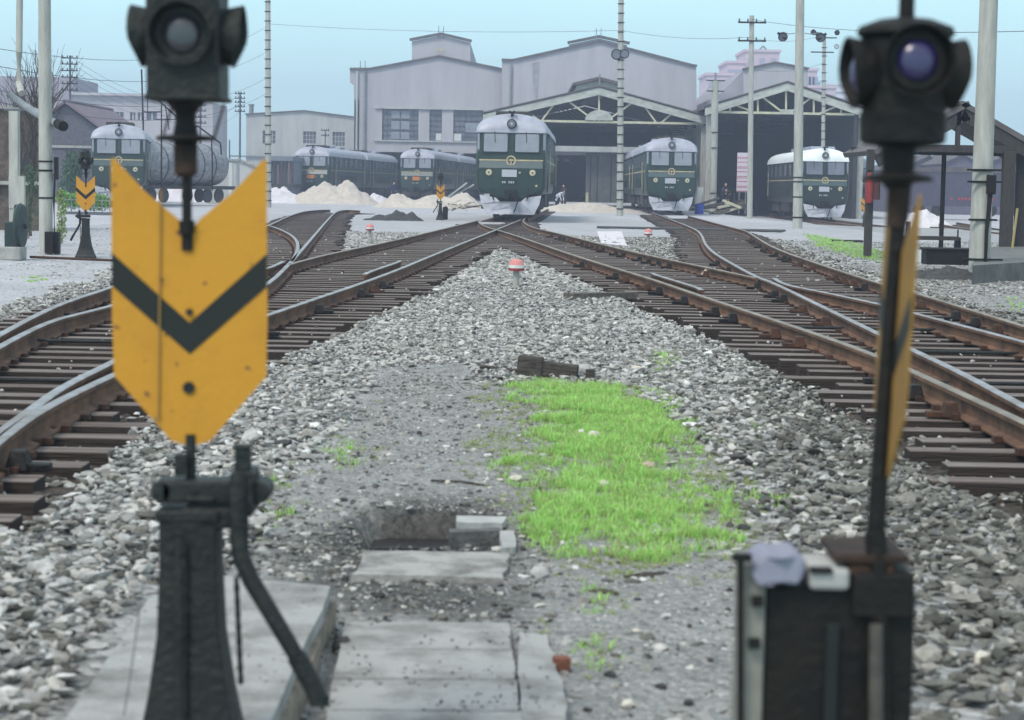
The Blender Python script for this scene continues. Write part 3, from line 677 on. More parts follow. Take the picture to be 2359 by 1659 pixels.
        MB().lathe([(.05, -.17), (.05, -.21)], 12, (.38, 0, 1.93), 'Y').build('tail_lamp', CREAM, t)
        MB().lathe([(.05, -.15), (.05, -.2)], 12, (1.1, 0, 1.38), 'Y').build('hose_tap', CREAM, t)
        # coupler
        cp = MB().box((0, -.35, .95), (.26, .7, .24)).box((-.12, -.72, .95), (.16, .22, .34)).box((.16, -.68, .95), (.14, .2, .34)).box((0, -.18, 1.12), (.55, .2, .14)); cp.build('coupler', IRON2, t, bevel=.02)
        for hp_ in ([(.35, -.2, .9), (.30, -.42, .62), (.22, -.46, .35), (.16, -.45, .25)], [(-.75, -.18, 1.05), (-.75, -.32, .9), (-.7, -.3, .75)], [(.75, -.18, 1.05), (.75, -.32, .9), (.7, -.3, .75)]): MB().path(hp_, .028).build('brake_hose', IRON2, t)
        if plough:
            pl = MB(); o = [(-1.32, .98), (-.62, .86), (-.45, .70), (.45, .70), (.62, .86), (1.32, .98), (1.24, .60), (1.02, .16), (-1.02, .16), (-1.24, .60)]
            vs = [(x, -.35+abs(x)*.22-(1-z)*.12, z) for x, z in o]; vs2 = [(x, y_+.05, z) for x, y_, z in vs]; k = len(o)
            pl.add(vs+vs2, [tuple(range(k)), tuple(range(2*k-1, k-1, -1))]+[(i, i+k, (i+1) % k+k, (i+1) % k) for i in range(k)]); pl.build('snow_plough', PLOW, t)
        MB().box((0, .5, .62), (2.5, .9, .5)).build('front_step', BOGIE, t)
    # roof equipment
    m = MB().use(BOGIE if roofm is LOCOR else LOCOR)
    for sx in (-.72, .72): m.box((sx, 3.0, 4.44), (.05, 3.4, .12)); 
    for q in range(5): m.box((0, 1.5+q*.75, 4.52), (1.5, .06, .12))
    m.build('roof_rack', parent=t)
    for cc, ss in (((0, 7.0, 4.53), (1.1, 1.6, .16)), ((0, 11.5, 4.52), (1.3, 2.4, .18))): MB().box(cc, ss).build('roof_vent', LOCOR, t, bevel=.02)
    MB().tube((.3, 9, 4.4), (.3, 9, 4.75), .16).build('exhaust', LOCOR, t)
    # sides: windows, doors, louvres, stripe
    for sx in (-1, 1):
        MB().box((sx*1.525, length/2, 2.455), (.03, length-1.2, .06)).build('cream_band', CREAM, t)
        for (yy, w_) in ((1.35, .75), (3.4, .5), (5.6, 1.0), (8.2, 1.0), (11.0, 1.0), (13.8, 1.0), (16.4, .5), (18.6, .75)):
            f = MB().box((sx*1.50, yy, 3.1), (.05, w_+.14, .80)).build('side_window', LOCOT, t); MB().box((sx*1.515, yy, 3.1), (.05, w_, .66)).build('pane', GLASSD, f)
        for yy in (2.4, 17.5):
            d = MB().box((sx*1.52, yy, 2.35), (.04, .62, 2.5)).build('cab_door', LOCOD, t); MB().tube((sx*1.60, yy+.42, 1.4), (sx*1.60, yy+.42, 3.0), .02).build('handrail', CREAM, d)
        m = MB()
        m.box((sx*1.53, 9.8, 1.75), (.02, 7.9, .56))
        for q in range(9): m.box((sx*1.545, 6.2+q*.9, 1.75), (.035, .55, .5))
        m.build('louvre', LOCOD, t)
    for yc in (4.0, length-4.0):
        bg_ = MB().box((0, yc, .75), (2.3, 4.6, .22))
        for sx in (-1, 1): bg_.box((sx*1.08, yc, .62), (.16, 4.4, .26)); [bg_.box((sx*1.16, yc+d_, .55), (.22, .42, .42)) for d_ in (-1.7, 0, 1.7)]; [bg_.tube((sx*1.18, yc+d_, .45), (sx*1.18, yc+d_, .85), .11) for d_ in (-.85, .85)]
        b_ = bg_.build('bogie', BOGIE, t)
        for d_ in (-1.7, 0, 1.7):
            for sx in (-1, 1): MB().lathe([(.10, -.09), (.46, -.07), (.525, -.06), (.525, .05), (.46, .07), (.1, .09)], 24, (sx*.77, yc+d_, .525), 'X').build('wheel', BOGIE if d_ else IRON, b_, smooth=True)
    MB().box((0, length/2, .75), (2.6, 4.2, .75)).build('fuel_tank', BOGIE, t, bevel=.08)
    return t
def loco_at(px, Y, hd, label, **k):
    p = P(px, 470, Y); z = ZR if 'z' not in k else k.pop('z')
    rz = -math.atan(hd)
    a = make_loco(label, (p.x, Y, z), rz, 'green diesel locomotives in the yard', **k)
    return a, p.x
def second(a, label, L=20.6, **k):
    rz = a.rotation_euler.z; d = Vector((-math.sin(rz), math.cos(rz), 0))
    p = Vector(a.location)+d*L
    return make_loco(label, p, rz, 'green diesel locomotives in the yard', **k)
LC, xc = loco_at(1175.7, 85.5, .038, 'large dark green locomotive with silver domed roof, head-on in the middle where the rails cross')
LRt, xr_ = loco_at(1545, 118, .020, 'green silver roofed locomotive at the mouth of the open truss shed, right of rung pole', z=.12)
LR2 = second(LRt, 'locomotive half hidden inside the truss shed behind the green one at its mouth', front=False)
LW, xw = loco_at(1899, 125, .018, 'green locomotive with bright white roof in front of the right hand shed', roofm=LOCOW, dark=True, z=-.2)
LL1, x1 = loco_at(717, 169, .085, 'hazy green locomotive with orange number plate behind the big beige sand heap', boardm=ORANGE, plough=False)
LL1b = second(LL1, 'second unit coupled behind the locomotive with the orange plate at the sand heap', front=False)
LL2, x2 = loco_at(960, 172, .075, 'hazy green locomotive behind the small distant chevron stand, left of the large central one', boardm=ORANGE, plough=False)
LL2b = second(LL2, 'second unit coupled behind the hazy locomotive beside the central one', front=False)
LF, xf = loco_at(273, 112, -.155, 'grey green locomotive far left behind the hedge and the stone gable house', dark=False)
LD = make_loco('dim locomotive mostly hidden behind the white roofed one on its right', (P(1962, 470, 150).x, 150, -.25), -.09, 'green diesel locomotives in the yard', dark=True, plough=False)
def under(o, L, lab, g='tracks under the standing trains', pre=0):
    rz = o.rotation_euler.z; d = Vector((-math.sin(rz), math.cos(rz), 0)); p = Vector(o.location)
    return plain_track([p-d*pre+Vector((0, 0, 0)), p+d*(L*.5), p+d*L], lab, group=g)
under(LC, 66, 'track running under the large central locomotive into the shed', pre=0)
p0 = G(1544, 493, ZR)
under(LRt, 40, 'track under the green locomotive at the truss shed mouth')
under(LL1, 42, 'track under the hazy locomotive behind the beige heap')
under(LL2, 42, 'track under the hazy locomotive left of the central one')
under(LF, 24, 'track under the far left locomotive', pre=3)
# the right hand tracks sweeping across in front of the canopy
dW = Vector((-math.sin(LW.rotation_euler.z), math.cos(LW.rotation_euler.z), 0)); pW = Vector(LW.location)
ptsw = [pW+dW*24, pW+dW*8, pW-dW*2]+[Vector((G(a, b, -.15).x, G(a, b, -.15).y, -.13)) for a, b in ((1990, 519), (2120, 531), (2243, 545), (2400, 562))]
plain_track(smooth_poly(ptsw, 2), 'track curving from under the white roofed locomotive to the right behind the canopy posts')
plain_track(smooth_poly([Vector((G(a, b, .05).x, G(a, b, .05).y, .07)) for a, b in ((2170, 512), (2240, 524), (2300, 533), (2420, 545))], 1), 'far siding at the right edge behind the concrete pole', sleepers=True)

# ================================================================== buildings
def gable_wall(name, outline, Y, d, m, parent):
    mb = MB(); mb.prism(outline, d, (0, Y, 0)); return mb.build(name, m, parent)
def xz(px, py, Y): q = P(px, py, Y); return (q.x, q.z)
YF = 215.0
bt = thing('workshop_building', 'tall lavender grey locomotive workshop with stepped gables and monitor roof, centre background', 'building', (0, 0, 0))
# left facade with openings: built as wall strips so the openings are real holes
def wall_with_holes(name, x0, x1, z0, z1, holes, Y, th, m, parent):
    xs = sorted(set([x0, x1]+[h[0] for h in holes]+[h[1] for h in holes])); mb = MB()
    for a, b in zip(xs, xs[1:]):
        hs = sorted([h for h in holes if h[0] <= a+1e-6 and h[1] >= b-1e-6], key=lambda h: h[2]); z = z0
        for h in hs:
            if h[2] > z: mb.box(((a+b)/2, Y+th/2, (z+h[2])/2), (b-a, th, h[2]-z))
            z = h[3]
        if z < z1: mb.box(((a+b)/2, Y+th/2, (z+z1)/2), (b-a, th, z1-z))
    return mb.build(name, m, parent)
def X_(px, Y=YF): return P(px, 300, Y).x
def Z_(py, px=1100, Y=YF): return P(px, py, Y).z
xl, xm, xr = X_(815), X_(1157), X_(1604)
zw = Z_(250); zo = Z_(352, 1000); zwb = Z_(325, 960)
holes = [(X_(880), X_(964), zwb, Z_(251, 920)), (X_(989), X_(1018), zwb, Z_(253, 1000)), (X_(1044), X_(1113), zwb, Z_(254, 1080)),
         (X_(866), X_(1604)-1, 0, zo)]
wall_with_holes('front_wall', xl, xm, -.5, zw+.3, holes, YF, .6, RENDERW, bt)
MB().prism([(xl, zw+.3), (xm, zw+.3), xz(1157, 162, YF), xz(1012, 132, YF), xz(852, 161, YF), xz(806, 161, YF), xz(806, 190, YF), xz(815, 197, YF)], .6, (0, YF, 0)).build('gable_wall', RENDERW, bt)
# taller right gable, standing a little in front
YG = YF-1.5
wall_with_holes('front_wall', X_(1156, YG), X_(1604, YG), -.5, Z_(253, 1380, YG), [(X_(1163, YG), X_(1596, YG), -.4, Z_(352, 1380, YG))], YG, .5, RENDERW, bt)
MB().prism([(X_(1156, YG), Z_(253, 1380, YG)), (X_(1604, YG), Z_(253, 1380, YG)), xz(1604, 154, YG), xz(1596, 153, YG), xz(1380, 97, YG), xz(1181, 141, YG), xz(1156, 140, YG)], .5, (0, YG, 0)).build('gable_wall', RENDERW, bt)
# copings
def coping(pts, Y, m=ROOFD, w_=.9, h=.22, parent=bt, name='coping'):
    for a, b in zip(pts, pts[1:]):
        pa, pb = P(a[0], a[1], Y), P(b[0], b[1], Y); mb = MB(); d = pb-pa; L = d.length
        mb.box(((pa.x+pb.x)/2, Y+.2, (pa.z+pb.z)/2+h/2), (L+.03, w_, h), ry=-math.atan2(d.z, d.x)); mb.build(name, m, parent)
coping([(806, 161), (852, 161), (1012, 132), (1157, 162)], YF); coping([(1156, 140), (1181, 141), (1380, 97), (1596, 153), (1605, 154)], YG)
# monitors
ml = MB().prism([xz(948, 145, YF), xz(1083, 150, YF), xz(1083, 97, YF), xz(1016, 81, YF), xz(948, 94, YF)], 46, (0, YF+.7, 0)).build('roof_monitor', RENDERW, bt)
coping([(944, 94), (1016, 80.5), (1086, 97)], YF+.6, h=.25)
mr_ = MB().prism([xz(1312, 118, YF), xz(1446, 118, YF), xz(1446, 102, YF), xz(1380, 86.5, YF), xz(1312, 101, YF)], 46, (0, YF+1.2, 0)).build('roof_monitor', RENDERW, bt)
coping([(1308, 101), (1380, 86.5), (1450, 102)], YF+1.1, h=.25)
# roofs and hull behind
MB().prism([(xl+.2, Z_(200)), xz(848, 165, YF), xz(1012, 135, YF), xz(1153, 165, YF), (xm, Z_(200))], 50, (0, YF+.6, 0)).build('roof', ROOFD, bt)
MB().prism([(X_(1160), Z_(200)), xz(1165, 146, YF), xz(1380, 101, YF), xz(1598, 158, YF), (X_(1600), Z_(200))], 50, (0, YF+.6, 0)).build('roof', ROOFD, bt)
MB().box((xl+.3, YF+25, 5), (.5, 50, 11)).box((xr-.3, YF+25, 5), (.5, 50, 11)).build('side_wall', RENDERW, bt)
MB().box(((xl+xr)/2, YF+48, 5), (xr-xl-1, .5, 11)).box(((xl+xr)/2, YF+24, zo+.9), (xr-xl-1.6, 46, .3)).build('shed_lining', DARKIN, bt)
# windows with real bars
for i, (a, b, c, d_) in enumerate(holes[:3]):
    fr = MB(); nb = max(2, int((b-a)/.55)); 
    for k in range(nb+1): fr.box((a+(b-a)*k/nb, YF+.25, (c+d_)/2), (.06, .08, d_-c))
    nh = 6
    for k in range(nh+1): fr.box(((a+b)/2, YF+.25, c+(d_-c)*k/nh), (b-a, .08, .06))
    wf = fr.build('window', RENDERW if False else ROOFD, bt); MB().box(((a+b)/2, YF+.32, (c+d_)/2), (b-a, .03, d_-c)).build('pane', GLASSD, wf)
    if i == 0:
        for (u0, u1, v0, v1) in ((.25, .48, .05, .28), (.52, .75, .05, .28), (.25, .48, .36, .62), (.52, .75, .36, .62), (.25, .48, .7, .94), (.52, .75, .7, .94)):
            MB().box((a+(b-a)*(u0+u1)/2, YF+.2, c+(d_-c)*(v0+v1)/2), ((b-a)*(u1-u0), .04, (d_-c)*(v1-v0))).build('pane', GLASSW, wf)
    else:
        MB().box((a+(b-a)*(.75 if i == 1 else .14), YF+.2, c+(d_-c)*.14), ((b-a)*(.45 if i == 1 else .26), .04, (d_-c)*.22)).build('pane', WHITEP, wf)
        if i == 2: MB().box((a+(b-a)*.68, YF+.2, c+(d_-c)*.45), ((b-a)*.55, .04, (d_-c)*.3)).build('pane', GLASSW, wf)
MB().box((X_(985), YF-.12, Z_(250.5, 985)), (X_(1113)-X_(868), .2, .16)).box((X_(985), YF-.12, Z_(326, 985)), (X_(1113)-X_(868), .2, .14)).build('string_course', RENDERL, bt)
for px in (822, 840): MB().tube((X_(px), YF-.2, 0), (X_(px), YF-.2, Z_(164, px)), .12).build('downpipe', PIPE if px == 840 else RENDERL, bt)
MB().tube((X_(1175, YG), YG-.2, Z_(262)), (X_(1175, YG), YG-.2, Z_(150)), .12).build('downpipe', PIPE, bt)
stn = MB().prism([xz(1226, 146, YG), xz(1243, 142, YG), xz(1241, 190, YG), xz(1238, 228, YG), xz(1233, 225, YG), xz(1228, 185, YG)], .02, (0, YG-.03, 0)).build('damp_stain', mat('damp_stain', (.27, .26, .28), .9, (.36, .35, .38), 1.5), bt)
for px, py, Yq in ((829, 161, YF), (840, 161, YF), (1010, 80, YF), (1021, 81, YF), (1374, 86, YF), (1385, 86, YF)):
    q = P(px, py, Yq); MB().tube((q.x, Yq+.6, q.z-.3), (q.x, Yq+.6, q.z+1.0), .05, .035).build('lightning_rod', PIPE, bt)
MB().box((X_(1012), YF-.15, Z_(115, 1012)), (.7, .3, .22)).build('wall_lamp', CREAM, bt)
# doors in the back wall of the truss shed: dark bay, then folding timber leaves
dz = Z_(352, 1380, YG)
for a, b, mm in ((1352, 1362, WOODG), (1364, 1378, WOODG), (1380, 1410, WOODG), (1412, 1440, WOODG), (1460, 1500, WOODG)):
    x0_, x1_ = X_(a, YG), X_(b, YG); MB().box(((x0_+x1_)/2, YG+.6, dz/2), (x1_-x0_, .12, dz), rz=.04).build('shed_door', mat('grey_door', (.12, .125, .12), .9, (.07, .075, .075), 1.2), bt)
for px in (1279, 1296, 1311, 1318, 1324): MB().box((X_(px, YG), YG+20, dz-.55), (.28, .1, .3)).build('painted_daylight_spot', mat('painted_daylight', (.9, .92, .95), .9), bt)  # pale blocks painted as daylight, no real openings behind

# ---- truss shed (open, centre)
def truss_shed(label, Yf, depth, pk, le, ri, chord_py, members, mon=None, ph_=None, verticals=()):
    t = thing('truss_shed', label, 'shed', (0, 0, 0), 0, 'open truss sheds')
    A, Bk, Cc = P(le[0], le[1], Yf), P(pk[0], pk[1], Yf), P(ri[0], ri[1], Yf)
    zl = (A.z+Cc.z)/2; A.z = zl; Cc.z = zl; th = .55
    fa = MB().prism([(A.x-.5, A.z-.1), (Bk.x, Bk.z), (Cc.x+.5, Cc.z-.1), (Cc.x+.5, Cc.z-th-.1), (Bk.x, Bk.z-th), (A.x-.5, A.z-th-.1)], .25, (0, Yf-.25, 0)); fa.build('fascia', FASC, t)
    MB().prism([(A.x-.6, A.z+.02), (Bk.x, Bk.z+.12), (Cc.x+.6, Cc.z+.02), (Cc.x+.6, Cc.z-.18), (Bk.x, Bk.z-.10), (A.x-.6, A.z-.18)], depth, (0, Yf+.02, 0)).build('roof', ROOFD, t)
    eg = MB().prism([(A.x-.6, A.z+.06), (Bk.x, Bk.z+.16), (Cc.x+.6, Cc.z+.06), (Cc.x+.6, Cc.z-.03), (Bk.x, Bk.z+.05), (A.x-.6, A.z-.03)], .3, (0, Yf-.34, 0)).build('roof_edge', ROOFD, t)
    zc = P(pk[0], chord_py, Yf).z
    ch = MB().box(((A.x+Cc.x)/2, Yf+.1, zc), (Cc.x-A.x, .2, .17)).build('bottom_chord', TRUSS, t)
    for (a, b, c, d_) in members:
        p, q = P(a, b, Yf), P(c, d_, Yf); L = (q-p).length
        m = MB(); m.box(((p.x+q.x)/2, Yf+.1, (p.z+q.z)/2), (L, .14, .13), ry=-math.atan2(q.z-p.z, q.x-p.x)); m.build('truss_member', TRUSS, t)
    for k in range(1, int(depth/6)):   # inner trusses, shed dimness put into their dark colour
        y_ = Yf+k*6; m = MB(); m.box(((A.x+Cc.x)/2, y_, zc), (Cc.x-A.x, .12, .12))
        for (a, b, c, d_) in members[::2]:
            p, q = P(a, b, Yf), P(c, d_, Yf); m.box(((p.x+q.x)/2, y_, (p.z+q.z)/2), ((q-p).length, .1, .1), ry=-math.atan2(q.z-p.z, q.x-p.x))
        m.build('inner_truss', ROOFD, t)
    MB().prism([(A.x-.3, zc-1.2), (Cc.x+.3, zc-1.2), (Cc.x+.3, Cc.z-.3), (Bk.x, Bk.z-.2), (A.x-.3, A.z-.3)], .2, (0, Yf+depth-.3, 0)).build('dark_rear_screen', DARKIN, t)  # added dark closing panel, interior shade put into its colour
    if mon:
        a, b, c = P(*mon[0], Yf), P(*mon[1], Yf), P(*mon[2], Yf)
        MB().prism([(a.x, a.z-.4), (c.x, c.z-.5), (c.x, c.z), (b.x, b.z), (a.x, a.z)], depth*.8, (0, Yf+.6, 0)).build('ridge_vent', FASC, t)
        MB().prism([(a.x-.3, a.z-.05), (b.x, b.z+.02), (c.x+.3, c.z-.05), (c.x+.3, c.z+.18), (b.x, b.z+.25), (a.x-.3, a.z+.18)], depth*.8+.5, (0, Yf+.25, 0)).build('ridge_vent_roof', ROOFD, t)
    return t, A, Cc, zc
mem1 = [(1203, 248, 1240, 276), (1285, 229, 1249, 276), (1300, 226, 1371, 279), (1380, 209, 1380, 280), (1466, 230, 1394, 281), (1478, 235, 1512, 283), (1556, 255, 1523, 283)]
t1, A1, C1, zc1 = truss_shed('open shed with pale timber trusses and white fascia in front of the workshop, centre right', 150, 30, (1380, 202), (1128, 261), (1622, 270), 281, mem1, ((1329, 196), (1380, 184), (1427, 196)))
fp = MB(); cxp = P(1380, 268, 150)
pts_ = [(cxp.x+1.05*math.cos(a), cxp.z-.3+ .75*math.sin(a)) for a in [PI*i/10 for i in range(11)]]
fp.prism(pts_, .06, (0, 149.9, 0)); fp.build('gusset_plate', FASC, t1)
MB().tube((cxp.x, 150.2, zc1), (cxp.x, 150.2, P(1380, 170, 150).z), .06).build('mast', PIPE, t1)
for sx, A_ in ((-1, A1), (1, C1)):
    for k in range(5): MB().box((A_.x+sx*.1, 150.5+k*7.2, A_.z/2-.3), (.5, .5, A_.z-.6)).build('column', CONCP, t1)
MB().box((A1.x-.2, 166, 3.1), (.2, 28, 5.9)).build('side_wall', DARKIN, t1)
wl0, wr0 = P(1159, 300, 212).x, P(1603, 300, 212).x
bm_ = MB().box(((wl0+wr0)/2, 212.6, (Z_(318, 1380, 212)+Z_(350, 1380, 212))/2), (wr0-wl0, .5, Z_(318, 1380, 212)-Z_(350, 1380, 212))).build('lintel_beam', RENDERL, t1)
MB().box(((wl0+wr0)/2, 213.1, Z_(293, 1380, 212)), (wr0-wl0, .3, 3.0)).build('painted_dark_band', DARKIN, t1)  # dark sheet added above the beam, painted as the unlit interior
for px, py in ((1358, 330), (1375, 330)):
    q = P(px, py, 175); MB().tube((q.x, 175, q.z), (q.x, 175, zc1), .02).lathe([(.25, 0), (.05, .22)], 12, (q.x, 175, q.z)).build('hanging_lamp', IRON2, t1)

# ---- right shed
mem2 = [(1682, 241, 1682, 258), (1690, 240, 1733, 257), (1746, 221, 1746, 259), (1755, 222, 1802, 258), (1811, 202, 1811, 259), (1822, 259, 1872, 223), (1875, 226, 1875, 262), (1885, 263, 1932, 243), (1938, 245, 1938, 264)]
t2, A2, C2, zc2 = truss_shed('wide open shed with white trussed gable behind the white roofed locomotive, right', 145, 60, (1813, 191.5), (1640, 246), (1984, 252), 261, mem2)
cx2 = P(1813, 258, 145); MB().box((cx2.x, 144.95, cx2.z), (.9, .06, .35)).build('gusset_plate', FASC, t2)
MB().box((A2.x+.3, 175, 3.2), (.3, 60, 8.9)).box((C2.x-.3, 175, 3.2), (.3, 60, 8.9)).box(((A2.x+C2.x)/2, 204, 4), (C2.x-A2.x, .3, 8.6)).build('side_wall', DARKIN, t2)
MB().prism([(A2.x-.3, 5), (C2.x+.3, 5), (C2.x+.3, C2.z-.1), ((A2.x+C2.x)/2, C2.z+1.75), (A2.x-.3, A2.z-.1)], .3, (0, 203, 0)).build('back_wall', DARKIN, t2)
for sx, A_ in ((-1, A2), (1, C2)):
    for k in range(8): MB().box((A_.x+sx*.1, 145.5+k*8, A_.z/2-.5), (.45, .45, A_.z-.2)).build('column', CONCP, t2)
bt2 = thing('rear_workshop', 'grey gabled workshop block rising behind the right hand truss shed', 'building', (0, 0, 0))
Y2 = 206
MB().prism([xz(1713, 262, Y2), xz(1861, 262, Y2), xz(1861, 160, Y2), xz(1786, 146, Y2), xz(1713, 162, Y2)], 40, (0, Y2, 0)).build('wall', RENDERW, bt2)
MB().prism([xz(1650, 262, Y2), xz(1713, 262, Y2), xz(1713, 163, Y2), xz(1652, 222, Y2)], 39, (0, Y2+.5, 0)).build('sloping_roof', mat('patched_slate', (.27, .26, .29), .9, (.38, .36, .40), .6), bt2)
coping([(1711, 162), (1786, 146), (1863, 160)], Y2, parent=bt2, h=.18)
# ---- far pink and white city blocks
def block(name, label, x0, x1, yt, Y, m, win=0, cat='building', grp='pale city blocks beyond the sheds', hut=False):
    t = thing(name, label, cat, (0, 0, 0), 0, grp)
    a, b = P(x0, yt, Y), P(x1, yt, Y); z = (a.z+b.z)/2
    MB().box(((a.x+b.x)/2, Y+8, z/2), (b.x-a.x, 16, z)).build('wall', m, t)
    MB().box(((a.x+b.x)/2, Y+8, z+.25), (b.x-a.x+.6, 16.6, .5)).build('parapet', m, t)
    if win:
        for r_ in range(win):
            n = max(3, int((b.x-a.x)/2.2))
            for k in range(n): MB().box((a.x+(b.x-a.x)*(k+.5)/n, Y-.02, z-2-r_*3.2), (1.1, .1, 1.6)).build('window', mat('far_window', (.34, .33, .42), .4), t)
    return t, a, b, z
tb, a_, b_, z_ = block('apartment_block', 'tallest pale pink block with a roof frame, behind the thin pole with two crossarms', 1717, 1796, 120, 400, PINK, 3)
q1, q2, q3 = P(1745, 120, 405), P(1758, 106, 405), P(1770, 120, 405)
MB().tube(q1, q2, .18).tube(q2, q3, .18).build('roof_frame', PIPE, tb)
block('apartment_block', 'pink block one step lower, left of the tallest one', 1676, 1717, 146, 396, PINK, 2)
block('apartment_block', 'pale pink block at the left end of the city blocks', 1629, 1690, 174, 385, PINK, 3)
block('apartment_block', 'lilac pink block peeping out right of the gabled workshop', 1858, 1883, 163, 400, PINK, 4)
block('apartment_block', 'low long pinkish block right of the rung lamp pole', 1862, 1926, 203, 380, PINK, 1)
block('apartment_block', 'small white block low on the skyline beside the big violet lamp', 1926, 1962, 212, 390, WHITEB, 1)
block('apartment_block', 'teal roofed low block between pink ones', 1861, 1890, 191, 430, TEAL, 0)
block('apartment_block', 'white slab far off between lamp pole and the signal lamp', 1905, 1950, 196, 450, WHITEB, 1)
# ---- low building left of workshop
YL = 240; tl = thing('low_workshop', 'low cream workshop with shallow gable and three barred windows, left of the tall one', 'building', (0, 0, 0))
h2 = [(P(607, 0, YL).x, P(637, 0, YL).x, Z_(331, 620, YL), Z_(301, 620, YL)), (P(701, 0, YL).x, P(731, 0, YL).x, Z_(331, 715, YL), Z_(303, 715, YL)), (P(769, 0, YL).x, P(798, 0, YL).x, Z_(337, 783, YL), Z_(304, 783, YL))]
wall_with_holes('front_wall', P(567, 300, YL).x, P(818, 300, YL).x, -.5, Z_(300, 700, YL), h2, YL, .5, RENDERL, tl)
MB().prism([(P(567, 300, YL).x, Z_(300, 700, YL)), (P(818, 300, YL).x, Z_(300, 700, YL)), xz(818, 271, YL), xz(701, 256, YL), xz(567, 264, YL)], .5, (0, YL, 0)).build('gable_wall', RENDERL, tl)
MB().prism([(P(567, 300, YL).x, 3), (P(818, 300, YL).x, 3), xz(817, 273, YL), xz(701, 258, YL), xz(568, 266, YL)], 30, (0, YL+1, 0)).build('hull', ROOFD, tl)
coping([(565, 264), (701, 256), (819, 271)], YL, parent=tl, h=.12)
for a, b, c, d_ in h2:
    fr = MB()
    for k in range(5): fr.box((a+(b-a)*k/4, YL+.2, (c+d_)/2), (.07, .08, d_-c))
    for k in range(4): fr.box(((a+b)/2, YL+.2, c+(d_-c)*k/3), (b-a, .08, .07))
    wf = fr.build('window', RENDERL, tl); MB().box(((a+b)/2, YL+.3, (c+d_)/2), (b-a, .03, d_-c)).build('pane', GLASSD, wf)
q = P(574, 250, YL); MB().tube((q.x, YL+2, q.z-1.5), (q.x, YL+2, q.z+.4), .28).tube((q.x, YL+2, q.z+.4), (q.x, YL+2, q.z+.6), .36).build('chimney', PIPE, tl)
MB().box((P(620, 0, YL).x, YL-.15, 4.6), (9, .2, .18)).box((P(780, 0, YL).x, YL-.15, 4.6), (8, .2, .18)).build('conduit', PIPE, tl)
# ---- far-left two storey building
YA = 200; tl2 = thing('office_building', 'long lilac grey two storey building with flat roof, behind the far left locomotive', 'building', (0, 0, 0))
def pz(px, py): return P(px, py, YA)
a, b = pz(-30, 175), pz(168, 219); c = pz(490, 245)
zA = pz(170, 219).z; wl = [(228, 245), (249, 262), (265, 285), (300, 312), (318, 330), (338, 362), (405, 420)]
hs = [(pz(u, 0).x, pz(v, 0).x, pz(260, 277).z, pz(260, 258).z) for u, v in wl]+[(pz(u, 0).x, pz(v, 0).x, pz(260, 360).z, pz(260, 335).z) for u, v in wl]
wall_with_holes('front_wall', b.x, c.x, -.5, zA, hs, YA, .4, RENDERW, tl2)
MB().box(((b.x+c.x)/2, YA+6, zA/2-.2), (c.x-b.x-.4, 11, zA-.5)).build('hull', RENDERW, tl2)
for h_ in hs:
    fr = MB().box(((h_[0]+h_[1])/2, YA+.2, (h_[2]+h_[3])/2), (.1, .08, h_[3]-h_[2])).box(((h_[0]+h_[1])/2, YA+.2, h_[2]), (h_[1]-h_[0], .2, .1)).build('window', WHITEP, tl2); MB().box(((h_[0]+h_[1])/2, YA+.3, (h_[2]+h_[3])/2), (h_[1]-h_[0], .03, h_[3]-h_[2])).build('pane', GLASSD, fr)
MB().box(((b.x+c.x)/2, YA+5.5, zA+.12), (c.x-b.x+.5, 12, .25)).build('parapet', RENDERW, tl2)
MB().box(((a.x+b.x)/2, YA+6, a.z/2), (b.x-a.x, 12, a.z)).build('stair_block', mat('lilac_wall', (.33, .31, .36), .9, (.27, .26, .31), .6), tl2)
# ---- stone gable house
YH = 128; th = thing('stone_house', 'dark stone gable house with purple tiled roof behind the hedge on the left', 'house', (0, 0, 0))
e0, pk_, e1 = P(76, 298, YH), P(152, 243, YH), P(228, 298, YH)
MB().prism([(e0.x, -.3), (e1.x, -.3), (e1.x, e1.z), (pk_.x, pk_.z), (e0.x, e0.z)], 14, (0, YH, 0)).build('wall', STONEW, th)
for sx, ee in ((-1, e0), (1, e1)):
    d = Vector((ee.x-pk_.x, 0, ee.z-pk_.z)); L = d.length; mid = (ee+pk_)/2
    m = MB(); m.box((mid.x+sx*.15, YH+7, mid.z+.12), (L+.7, 14.8, .14), ry=-math.atan2(d.z, d.x)); m.build('roof_slope', TILE, th)
MB().box(((e0.x+e1.x)/2, YH-.05, P(150, 338, YH).z), (e1.x-e0.x, .12, .16)).build('string_course', CONC, th)
fr = MB().box((P(170, 370, YH).x, YH-.03, P(170, 375, YH).z), (1.0, .08, 1.5)).build('window', DARKIN, th)
# ---- brick building at the left edge with pillar and pipes
YB = 58; tbk = thing('brick_building', 'brown brick wall building at the left edge behind bare branches', 'building', (0, 0, 0))
a, b = P(-60, 250, YB), P(88, 262, YB); MB().box(((a.x+b.x)/2, YB+.6, a.z/2), (b.x-a.x, 1.2, a.z)).build('wall', BRICK, tbk)
MB().box(((a.x+b.x)/2, YB+.6, a.z+.05), (b.x-a.x+.1, 1.4, .1)).build('roof', CONC, tbk)
MB().box((P(60, 0, YB).x, YB-.02, P(60, 345, YB).z), (.5, .1, 1.2)).build('window', DARKIN, tbk)
MB().box(((a.x+b.x)/2+.2, YB-.1, P(50, 422, YB).z), (b.x-a.x, .25, .1)).build('ledge', CONC, tbk)
tp = thing('wall_pillar', 'pale grey concrete pillar with dark strip at the left edge of the yard', 'pillar', (0, 0, 0))
q = P(34, 480, 44); MB().box((q.x, 44, 1.45), (.20, .22, 3.1)).build('shaft', CONCP, tp, bevel=.01); MB().box((q.x+.07, 43.93, 1.2), (.34, .12, .7)).build('plinth', CONCP, tp)

